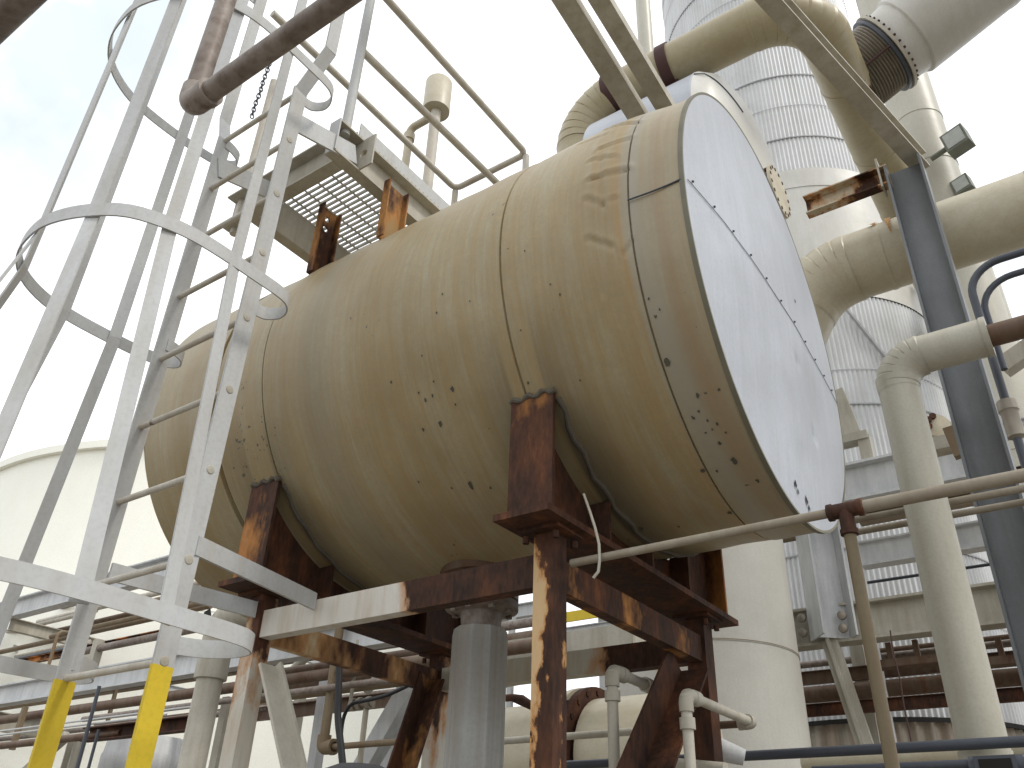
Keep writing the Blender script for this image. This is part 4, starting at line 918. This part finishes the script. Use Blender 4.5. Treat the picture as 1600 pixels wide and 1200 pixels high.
m_ = MB(); m_.tube([(p.x, p.y, GZ), p], r_, 18); m_.build('riser', M['offw'], t); m_ = MB(); m_.tube([p, q], r_*.95, 18); m_.build('arm', M['offw'], t)
ell(t, p, -Z_, Y_, r_); ell(t, q, -Y_, -X_, r_); fit(t, p-Z_*.08, -Z_, r_); fit(t, p+Y_*.06, Y_, r_); fit(t, p-Z_*.36, -Z_, r_)
h = along(q, 'x', px=1110); m_ = MB(); m_.tube([q, h], r_*.8, 14); m_.build('nipple', M['brown'], t); m_ = MB(); m_.lathe(h+Vector((.02, 0, 0)), (0, 0, 1), [(0, .001), (0, .012), (.06, .012), (.06, .026), (.07, .026), (.07, .001)], 12); m_.build('valve_stem', M['rust'], t)
m_ = MB(); hh = h+Vector((-.02, .06, -.07)); m_.lathe(hh, (.75, .3, -.25), [(-.10, .001), (-.10, .035), (.02, .045), (.05, .04), (.12, .03), (.12, .001)], 16); m_.build('valve_body', M['bluew'], t)

# --- foreground handrail on the right, tee at its corner
YH = 2.14; h0 = atY(1321, 797, YH); r_ = rpx(h0, 15)
t = thing('right_handrail', 'thin rust-spotted pipe rail running right from the rusty leg to a corroded tee and post', 'handrail', (h0.x, YH, GZ))
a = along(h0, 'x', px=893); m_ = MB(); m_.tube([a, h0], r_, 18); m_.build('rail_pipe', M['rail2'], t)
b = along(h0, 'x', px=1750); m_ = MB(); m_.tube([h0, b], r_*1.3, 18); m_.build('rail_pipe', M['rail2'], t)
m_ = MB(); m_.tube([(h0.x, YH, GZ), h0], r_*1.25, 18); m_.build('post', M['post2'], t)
m_ = MB(); m_.tube([h0-X_*.035, h0+X_*.035], r_*1.6, 20); m_.tube([h0-Z_*.055, h0], r_*1.55, 20)
for d_, c_ in ((X_, h0-X_*.048), (X_, h0+X_*.028), (Z_, h0-Z_*.07)): m_.lathe(c_, d_, [(0, r_), (.003, r_*1.8), (.016, r_*1.85), (.02, r_)], 20)
m_.build('tee_fitting', M['rust'], t)
G3 = 'rails running behind the insulated riser'
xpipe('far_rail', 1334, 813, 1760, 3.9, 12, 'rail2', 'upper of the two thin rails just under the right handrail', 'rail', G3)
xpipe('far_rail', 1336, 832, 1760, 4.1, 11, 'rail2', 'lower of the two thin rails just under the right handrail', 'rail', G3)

# --- steelwork right of the tank end
G4 = 'horizontal I-beams right of the tank'
xbeam('steel_beam', 1180, 789, 1506, 8.4, 58, 'bluew', 'topmost pale I-beam right of the tank end, streaked under its flange', G4)
xbeam('steel_beam', 1345, 868, 1760, 8.9, 40, 'bluew', 'middle pale I-beam with a rust blot at its left end', G4)
xbeam('steel_beam', 1160, 996, 1760, 8.6, 58, 'offw', 'lowest pale I-beam, bolted at its left end under the short post', G4)
xbeam('steel_beam', 1165, 1070, 1760, 9.2, 20, 'brown', 'dark brown beam running below the lowest pale I-beam', G4, 'c')
xpipe('brown_header', 1150, 1096, 1760, 9.1, 26, 'brown', 'thick dark grey-brown pipe below the dark brown beam', 'pipe')
xbeam('rust_beam', 1200, 1116, 1760, 8.9, 19, 'rust', 'red-brown rusty channel crossing low in front of the ribbed tower', None, 'c')
YV = 8.45; v = atY(1288, 900, YV); zt1 = 4.6; zb1 = along(v, 'z', py=997).z
t = thing('short_post', 'pale blue-white I-section post under the tank end, bolted to the lowest pale beam', 'post', (v.x, YV, zb1))
m_ = MB(); m_.ibeam((v.x, YV, zb1), (v.x, YV, zt1), .34, .32, .02, .018, (1, .8, 0)); m_.build('post', M['bluew'], t)
for (bx, by) in ((1253, 966), (1255, 989), (1316, 962), (1318, 982)):
    p = atY(bx, by, YV-.02); m_ = MB(); m_.lathe(p, (0, -1, 0), [(0, .001), (0, .045), (.03, .042), (.04, .02), (.041, .001)], 12); m_.build('bolt', M['bolt'], t)
a = atY(1296, 1000, 8.5); b = atY(1352, 1165, 8.5); m_ = MB(); m_.bar(a, b, .15, .05, (0, 1, 0)); m_.bar(a, b, .03, .18, (0, 1, 0)); one('knee_brace', m_, M['offw'], 'pale angled brace dropping from the short post to the bottom right', 'brace', b)
vpost('rear_post', 1352, 1080, 9.3, 985, 26, 'offw', 'pale vertical post just right of the angled brace, behind it', 'post', 'b')
vpost('rear_post', 1340, 870, 9.0, 800, 14, 'bluew', 'slim white post behind the thin rail post, right of the short post', 'post', 'b', top=4.4)
pts = [atY(x, y, 5.5) for x, y in ((1391, 985), (1396, 1020), (1406, 1060), (1412, 1100), (1422, 1150), (1428, 1185))]; m_ = MB(); m_.tube(smooth(pts), rpx(pts[2], 2.4), 6); one('hanging_cord', m_, M['strap'], 'thin dark cord hanging in front of the ribbed tower left of the riser', 'cord')
# pump-like drum with rust holes and bracket near the column
t = thing('rusty_drum', 'small cream drum with dark rusty bolt holes, between the riser and the grey column', 'drum', tuple(atY(1465, 685, 5.6)))
c = atY(1463, 668, 5.6); r_ = rpx(c, 44); m_ = MB(); m_.lathe(c, (.35, -1, .1), [(-.12, r_*.5), (-.1, r_), (0, r_), (.03, r_*.9), (.04, .001)], 32); m_.build('drum_body', M['pjx'], t)
for th in (5.7, 5.0, 6.6):
    n_ = Vector((.35, -1, .1)).normalized(); a = n_.cross(Z_).normalized(); b = n_.cross(a); p = c+n_*.045+(a*math.cos(th)+b*math.sin(th))*r_*.62
    m_ = MB(); m_.lathe(p, n_, [(0, .001), (0, .022), (.02, .022), (.02, .001)], 8); m_.build('bolt', M['rust'], t)
a, b = xm(1455, 700, 1500, 5.5); m_ = MB(); m_.bar(a, b, .12, .09); one('support_angle', m_, M['offw'], 'short pale angle carrying the small cream drum', 'bracket', a)
a = atY(1487, 668, 5.3); b = atY(1506, 712, 5.3); m_ = MB(); m_.bar(a, b, .10, .06, (0, 1, 0)); one('brown_plate', m_, M['tan'], 'brown end plate left of the grey column beside the drum', 'plate', b)
a = atY(1303, 612, 8.5); b = atY(1332, 683, 8.5); m_ = MB(); m_.bar(a, b, .2, .04, (0, 1, 0)); one('gusset_strut', m_, M['offw'], 'pale slanting strut just right of the tank end above the beams', 'strut', b)
a, b = xm(1310, 693, 1358, 8.5); m_ = MB(); m_.bar(a, b, .17, .09); m_.bar(b-Vector((.05, 0, 0)), b+Vector((-.05, 0, -.3)), .12, .12, (1, 0, 0)); one('stub_frame', m_, M['offw'], 'short pale stub frame standing on the topmost I-beam by the tank end', 'frame', a)

# --- conduits curving down at the right edge
c = atY(1523, 440, 4.0); x0 = c.x; r_ = rpx(c, 12); zt2 = atY(1600, 398, 4.0)
zc_ = atY(1530, 415, 4.0).z; m_ = MB(); top_ = Vector((x0, 4.0, zc_)); top_.x = (atY(1524, 450, 4.0).x+atY(1583, 690, 4.0).x)/2
t = thing('bent_conduit', 'dark blue conduit entering from the right edge and bending down beside the grey column', 'conduit', (top_.x, 4.0, GZ))
m_ = MB(); m_.tube([top_+X_*2.5, top_, (top_.x, 4.0, GZ)], r_, 18, bend=.16); m_.build('conduit_run', M['dark'], t)
zz = along(top_, 'z', py=628).z; m_ = MB(); m_.lathe((top_.x, 4.0, zz), (0, 0, -1), [(0, r_), (0, r_*2.2), (.05, r_*2.3), (.06, r_*1.9), (.18, r_*1.9), (.19, r_)], 12); m_.build('clamp', M['bolt'], t)
t2_ = top_+Vector((.03, .06, -.07)); m_ = MB(); m_.tube([t2_+X_*2.5, t2_, (t2_.x, t2_.y, t2_.z-.5)], r_*.85, 18, bend=.16); one('bent_conduit', m_, M['dark'], 'inner thinner conduit nested under the dark blue bent one at the right edge', 'conduit', tuple(t2_))
# pale tank at far right
p = atD(1640, 700, 13); m_ = MB(); zt3 = atD(1600, 588, 13).z; rr3 = rpx(p, 130); m_.lathe((p.x, p.y, GZ), (0, 0, 1), [(0, rr3), (zt3-GZ-.25, rr3), (zt3-GZ, rr3*.8), (zt3-GZ+.15, rr3*.3), (zt3-GZ+.16, .001)], 80); one('edge_tank', m_, M['store'], 'cream round-shouldered tank cut by the right edge behind the conduit', 'tank', (p.x, p.y, GZ))
a = atY(1567, 575, 6.0); b = atY(1610, 545, 6.0); m_ = MB(); m_.bar(a, b+(b-a)*.6, .12, .12); one('edge_strut', m_, M['offw'], 'pale sloping strut at the right edge below the bare rusty pipe', 'strut', a)
G5 = 'beam ends at the right edge'
xbeam('edge_beam', 1560, 668+8, 1760, 6.0, 26, 'bluew', 'grey-white beam end at the right edge beside the conduit clamp', G5)
xbeam('edge_beam', 1575, 740, 1760, 6.2, 14, 'brown', 'brown beam end at the right edge below the grey-white one', G5)
# floodlights
for (px, py, s_, lab) in ((1496, 221, 1.0, 'upper boxy floodlight on the white pipe, against the sky'), (1505, 291, .75, 'lower boxy floodlight peeping above the middle pipe')):
    c = atD(px, py, 9.0); t = thing('floodlight', lab, 'floodlight', tuple(c), 'floodlights at the right'); q = .135*s_
    u_ = Vector((.95, -.25, .12)).normalized(); v_ = u_.cross(Vector((0, 0, 1))).normalized(); w__ = v_.cross(u_)
    m_ = MB(); m_.box(c, (q*1.75, q*1.2, q*1.9), (u_, v_, w__)); m_.build('housing', M['lamp'], t)
    m_ = MB(); m_.box(c+v_*(q*.61)-w__*q*.2*0, (q*1.4, .01, q*1.5), (u_, v_, w__)); m_.box(c-v_*(q*.61), (q*1.4, .01, q*1.2), (u_, v_, w__)); m_.build('glass', M['glass'], t)
    m_ = MB(); m_.tube([c-u_*q*.8, c-u_*q*2.2], .03, 8); m_.build('bracket_arm', M['lamp'], t)
# --- far platform with a yellow toe board seen between the legs
G6 = 'far gallery seen between the stand legs'
xbeam('far_gallery_beam', 770, 962, 850, 7.8, 20, 'bluew', 'pale beam of the far gallery, left of the front right leg', G6)
xbeam('far_gallery_beam', 870, 992, 962, 7.0, 16, 'bluew', 'pale beam of the far gallery, right of the front right leg', G6)
a, b = xm(876, 966, 946, 7.2); m_ = MB(); m_.bar(a, b, .02, .10); one('yellow_toe_board', m_, M['yellow'], 'small yellow board on the far gallery right of the front right leg', 'board', a)
vpost('gallery_post', 800, 985, 7.6, 925, 10, 'bluew', 'slim gallery post just right of the drain pipe flange', 'post', 'b')
vpost('gallery_post', 948, 985, 7.3, 925, 24, 'bluew', 'wide gallery post just left of the smooth upright vessel', 'post', 'b')
a, b = xm(782, 1030, 1000, 5.2); m_ = MB(); m_.bar(a, b, .2, .2); one('grey_crossbeam', m_, M['offw'], 'grey crossbeam right of the drain pipe, behind the peeling front leg', 'beam', a.lerp(b, .5))
a = atY(782, 990, 5.9); b = atY(835, 1016, 5.9); m_ = MB(); m_.add([a, b, Vector((b.x, b.y, b.z-.25)), Vector((a.x, a.y, a.z-.45)), a+Y_*.03, b+Y_*.03, Vector((b.x, b.y+.03, b.z-.25)), Vector((a.x, a.y+.03, a.z-.45))], [(0, 1, 2, 3), (7, 6, 5, 4), (0, 4, 5, 1), (2, 6, 7, 3), (0, 3, 7, 4), (1, 5, 6, 2)]); one('wedge_plate', m_, M['bluew'], 'tapering grey-white panel just right of the drain pipe sleeve', 'panel', b)
# black rounded cover at the bottom
p = atY(560, 1215, 4.2); m_ = MB(); m_.lathe(p-Z_*.6, Z_, [(0, .30), (.52, .30), (.58, .29), (.63, .24), (.67, .14), (.68, .001)], 40); one('black_cover', m_, M['rubber'], 'top of a black rounded cover peeping in at the bottom behind the white leg', 'cover', p-Z_*.6)

# rust runs on top of the middle pipe
def on_xpipe(px, py, y0, z0, r):
    d = ray(px, py); a = d.y**2+d.z**2; b = -2*(d.y*y0+d.z*z0); c = y0*y0+z0*z0-r*r; p = d*((-b-math.sqrt(max(0, b*b-4*a*c)))/(2*a)); return p.x, math.atan2(p.z-z0, p.y-y0)
elp = [o for o in bpy.data.objects if o.name.startswith('elbow_pipe')][0]
mst, tst, bst = newmat('rust_run'); ns_ = noise(tst, coords(tst, (6, 1, 1)), 8, 5)
tst.links.new(ramp(tst, ns_.outputs['Fac'], [(.35, srgb(150, 104, 52)), (.65, srgb(176, 138, 84))]).outputs[0], bst.inputs['Base Color']); bst.inputs['Roughness'].default_value = .8
for (px, py, wd, ln) in ((1385, 338, .045, .9), (1362, 346, .06, .35)):
    X0, t0 = on_xpipe(px, py, b0.y, b0.z, rb+.004); n = 24; vs = []
    for i in range(n+1):
        th = t0+ln*i/n; w_ = wd*(1-i/n)**.6*(.8+.25*math.sin(i*1.7)+.1*math.sin(i*4.1))+.002
        for sg in (-1, 1): vs.append((X0+sg*w_/2+.012*i/n, b0.y+(rb+.013)*math.cos(th), b0.z+(rb+.013)*math.sin(th)))
    m_ = MB(); m_.grid(vs, n+1, 2); m_.build('rust_run', mst, elp)

# more of the tangle behind: rack pipes seen through the stand and beside the ladder
for (x0, y0, x1, Y, w_, mt, lab) in (
    (395, 1060, 862, 5.3, 20, 'brown', 'thick brown rack pipe seen between the stand legs, highest of the brown ones there'),
    (395, 1094, 700, 5.15, 15, 'tan', 'tan rack pipe between the stand legs, under the brown ones'),
    (120, 1084, 420, 5.35, 13, 'tan', 'tan rack pipe between the right yellow stile and the sleeved riser'),
    (-40, 984, 130, 6.6, 6, 'galv', 'thin grey pipe in the middle of the far rack at the left edge'),
    (-40, 1050, 130, 6.0, 7, 'galv', 'thin grey pipe above the lower rack beam at the left edge'),
    (150, 1008, 380, 6.2, 7, 'rail', 'thin pale pipe over the orange channel, right of the left stile')):
    xpipe('rack_pipe', x0, y0, x1, Y, w_, mt, lab, group=G2)
xbeam('rack_beam', 395, 1022, 720, 6.2, 24, 'bluew', 'white rack beam seen through the stand above the brown pipes', G1)
xbeam('rack_beam', 395, 1118, 700, 6.0, 20, 'brown', 'brown channel crossing low between the left stand legs', G1, 'c')
for (px, py, Y, lab) in ((462, 1045, 5.6, 'slanting grey pipe just right of the white stand leg'), (600, 1050, 5.6, 'slanting grey pipe left of the left rear stand leg')):
    a = atY(px-28, py+30, Y); b = atY(px+22, py-26, Y); m_ = MB(); m_.tube([a, b], rpx(a, 15), 16); one('slant_pipe', m_, M['offw'], lab, 'pipe', a)
vpost('rack_post', 383, 1100, 5.4, 1000, 17, 'bluew', 'white rack post between the sleeved riser and the white stand leg', 'post', 'b')
vpost('rack_post', 345, 1160, 5.2, 1090, 20, 'offw', 'dirty white rack post just right of the sleeved riser', 'post', 'b')
vpost('rack_post', 735, 1150, 5.8, 1060, 22, 'bluew', 'white rack post just left of the drain pipe sleeve', 'post', 'b')
a, b = xm(660, 1128, 712, 5.0); m_ = MB(); m_.bar(a, b, .05, .09); one('rack_tie', m_, M['tan'], 'short tan tie bar between the left rear leg and the drain pipe', 'bar', a)
# railing of a far walkway, lower right
for (x0, y0, x1, Y, w_, mt, lab) in (
    (1345, 912, 1760, 9.5, 5, 'dark', 'thin dark cable along the ribbed tower above the lowest pale beam'),
    (1345, 1020, 1760, 9.3, 8, 'brown', 'thin brown pipe just under the lowest pale beam'),
    (1180, 852, 1262, 8.9, 9, 'tan', 'short tan pipe left of the short post under the tank end')):
    xpipe('thin_line', x0, y0, x1, Y, w_, mt, lab, 'pipe')
for (px, py, Y, d1) in ((1500, 985, 6.6, 70), (1470, 1045, 6.3, 60)):
    pass
# brown clamp shoes hanging under the lowest pale beam
for px, lab in ((1415, 'dark pipe shoe under the lowest pale beam, left of the riser'), (1545, 'dark pipe shoe under the lowest pale beam, right of the riser')):
    a = atY(px, 1036, 8.8); m_ = MB(); m_.bar(a-X_*.32, a+X_*.32, .16, .07); m_.bar(a-X_*.12, a-X_*.12+Z_*.2, .07, .05, (1, 0, 0)); m_.bar(a+X_*.12, a+X_*.12+Z_*.2, .05, .05, (1, 0, 0)); one('pipe_shoe', m_, M['brown'], lab, 'pipe shoe', a)
# small angle braces on the tower cladding
a = on_vc(1322, 482, TX, TY, TR+.06); b = on_vc(1385, 560, TX, TY, TR+.06); m_ = MB(); m_.bar(a, b, .05, .03); one('tower_brace', m_, M['band'], 'thin grey diagonal line of flashing on the ribbed tower beside the tank end', 'brace', b)

# a second, deeper layer of the far rack
for (x0, y0, x1, Y, w_, mt, lab) in (
    (-40, 1016, 300, 6.5, 9, 'brown', 'brown pipe in the deep layer of the far rack, upper one at the left edge'),
    (-40, 1040, 140, 6.4, 6, 'rail', 'pale thin pipe in the deep layer of the rack, left of the left stile'),
    (200, 948, 380, 6.6, 8, 'tan', 'tan pipe peeping between the upper bracket and the lowest cage hoop'),
    (150, 1052, 400, 6.3, 9, 'brown', 'brown deep-layer pipe just above the lower rack beam, right of the left stile'),
    (-40, 1112, 400, 6.1, 11, 'tan', 'tan pipe in the deep layer tucked right under the lower rack beam'),
    (-40, 1160, 420, 6.0, 8, 'galv', 'grey pipe in the deep layer, lowest but one at the bottom left'),
    (150, 1137, 420, 6.2, 12, 'brown', 'brown pipe in the deep layer crossing behind the right yellow stile'),
    (400, 1040, 862, 6.4, 13, 'galv', 'grey pipe in the deep layer, uppermost between the stand legs'),
    (400, 1078, 862, 6.6, 16, 'brown', 'brown pipe in the deep layer, midway between the stand legs'),
    (400, 1108, 700, 6.5, 12, 'galv', 'grey pipe in the deep layer, lowest between the left stand legs')):
    xpipe('rack_pipe', x0, y0, x1, Y, w_, mt, lab, group=G2)
for (px, py, px1, Y, hh, lab) in ((20, 1012, 130, 6.3, .09, 'thin pale cross tie of the far rack, left of the left stile'), (190, 1060, 330, 6.2, .10, 'pale cross tie of the far rack, between the two stiles'), (430, 1012, 560, 6.6, .12, 'pale cross tie of the far rack, seen over the white stand leg')):
    a = atY(px, py, Y); b = along(a, 'y', px=px1); m_ = MB(); m_.ibeam(a, b, hh, hh*.6, .01, .008); one('rack_tie', m_, M['bluew'], lab, 'beam', a.lerp(b, .5), 'cross ties of the far rack')
for (px, y0, y1, Y, w_, mt, lab) in ((186, 1060, 1128, 5.1, 6, 'tan', 'short tan hanger strut between the yellow stiles'), (156, 1000, 1062, 5.7, 16, 'offw', 'pale rack upright above the lower beam, right of the left stile'), (228, 1085, 1150, 5.0, 9, 'dark', 'dark hanger clamp right of the right yellow stile top'), (470, 1085, 1200, 6.1, 16, 'offw', 'dirty pale upright low beside the bluish white post'), (612, 1095, 1200, 6.1, 14, 'bluew', 'bluish upright low behind the diagonal braces')):
    p = atY(px, y0, Y); q = along(p, 'z', py=y1); r_ = rpx(p, w_); m_ = MB(); m_.bar(p, q, 2*r_*.8, 2*r_*.8, (1, 0, 0)); one('rack_upright', m_, M[mt], lab, 'upright', q, 'uprights and hangers of the far rack')
# rack details on the lower right
for (x0, y0, x1, Y, w_, mt, lab) in (
    (1248, 1040, 1760, 9.4, 11, 'galv', 'grey pipe just above the dark brown beam at the lower right'),
    (1345, 760, 1760, 9.3, 9, 'galv', 'grey pipe running along the foot of the topmost pale I-beam')):
    xpipe('thin_line', x0, y0, x1, Y, w_, mt, lab, 'pipe')
a, b = xm(1345, 812, 1760, 9.1); m_ = MB(); m_.channel(a, b, .16, .10, .01); one('stained_angle', m_, M['tan'], 'tan stained angle between the two upper pale I-beams, right of the riser', 'beam', a.lerp(b, .5))
a, b = xm(1345, 886, 1760, 9.2); m_ = MB(); m_.bar(a, b, .10, .05); one('ledge_strip', m_, M['offw'], 'narrow pale ledge under the middle pale I-beam', 'beam', a.lerp(b, .5))
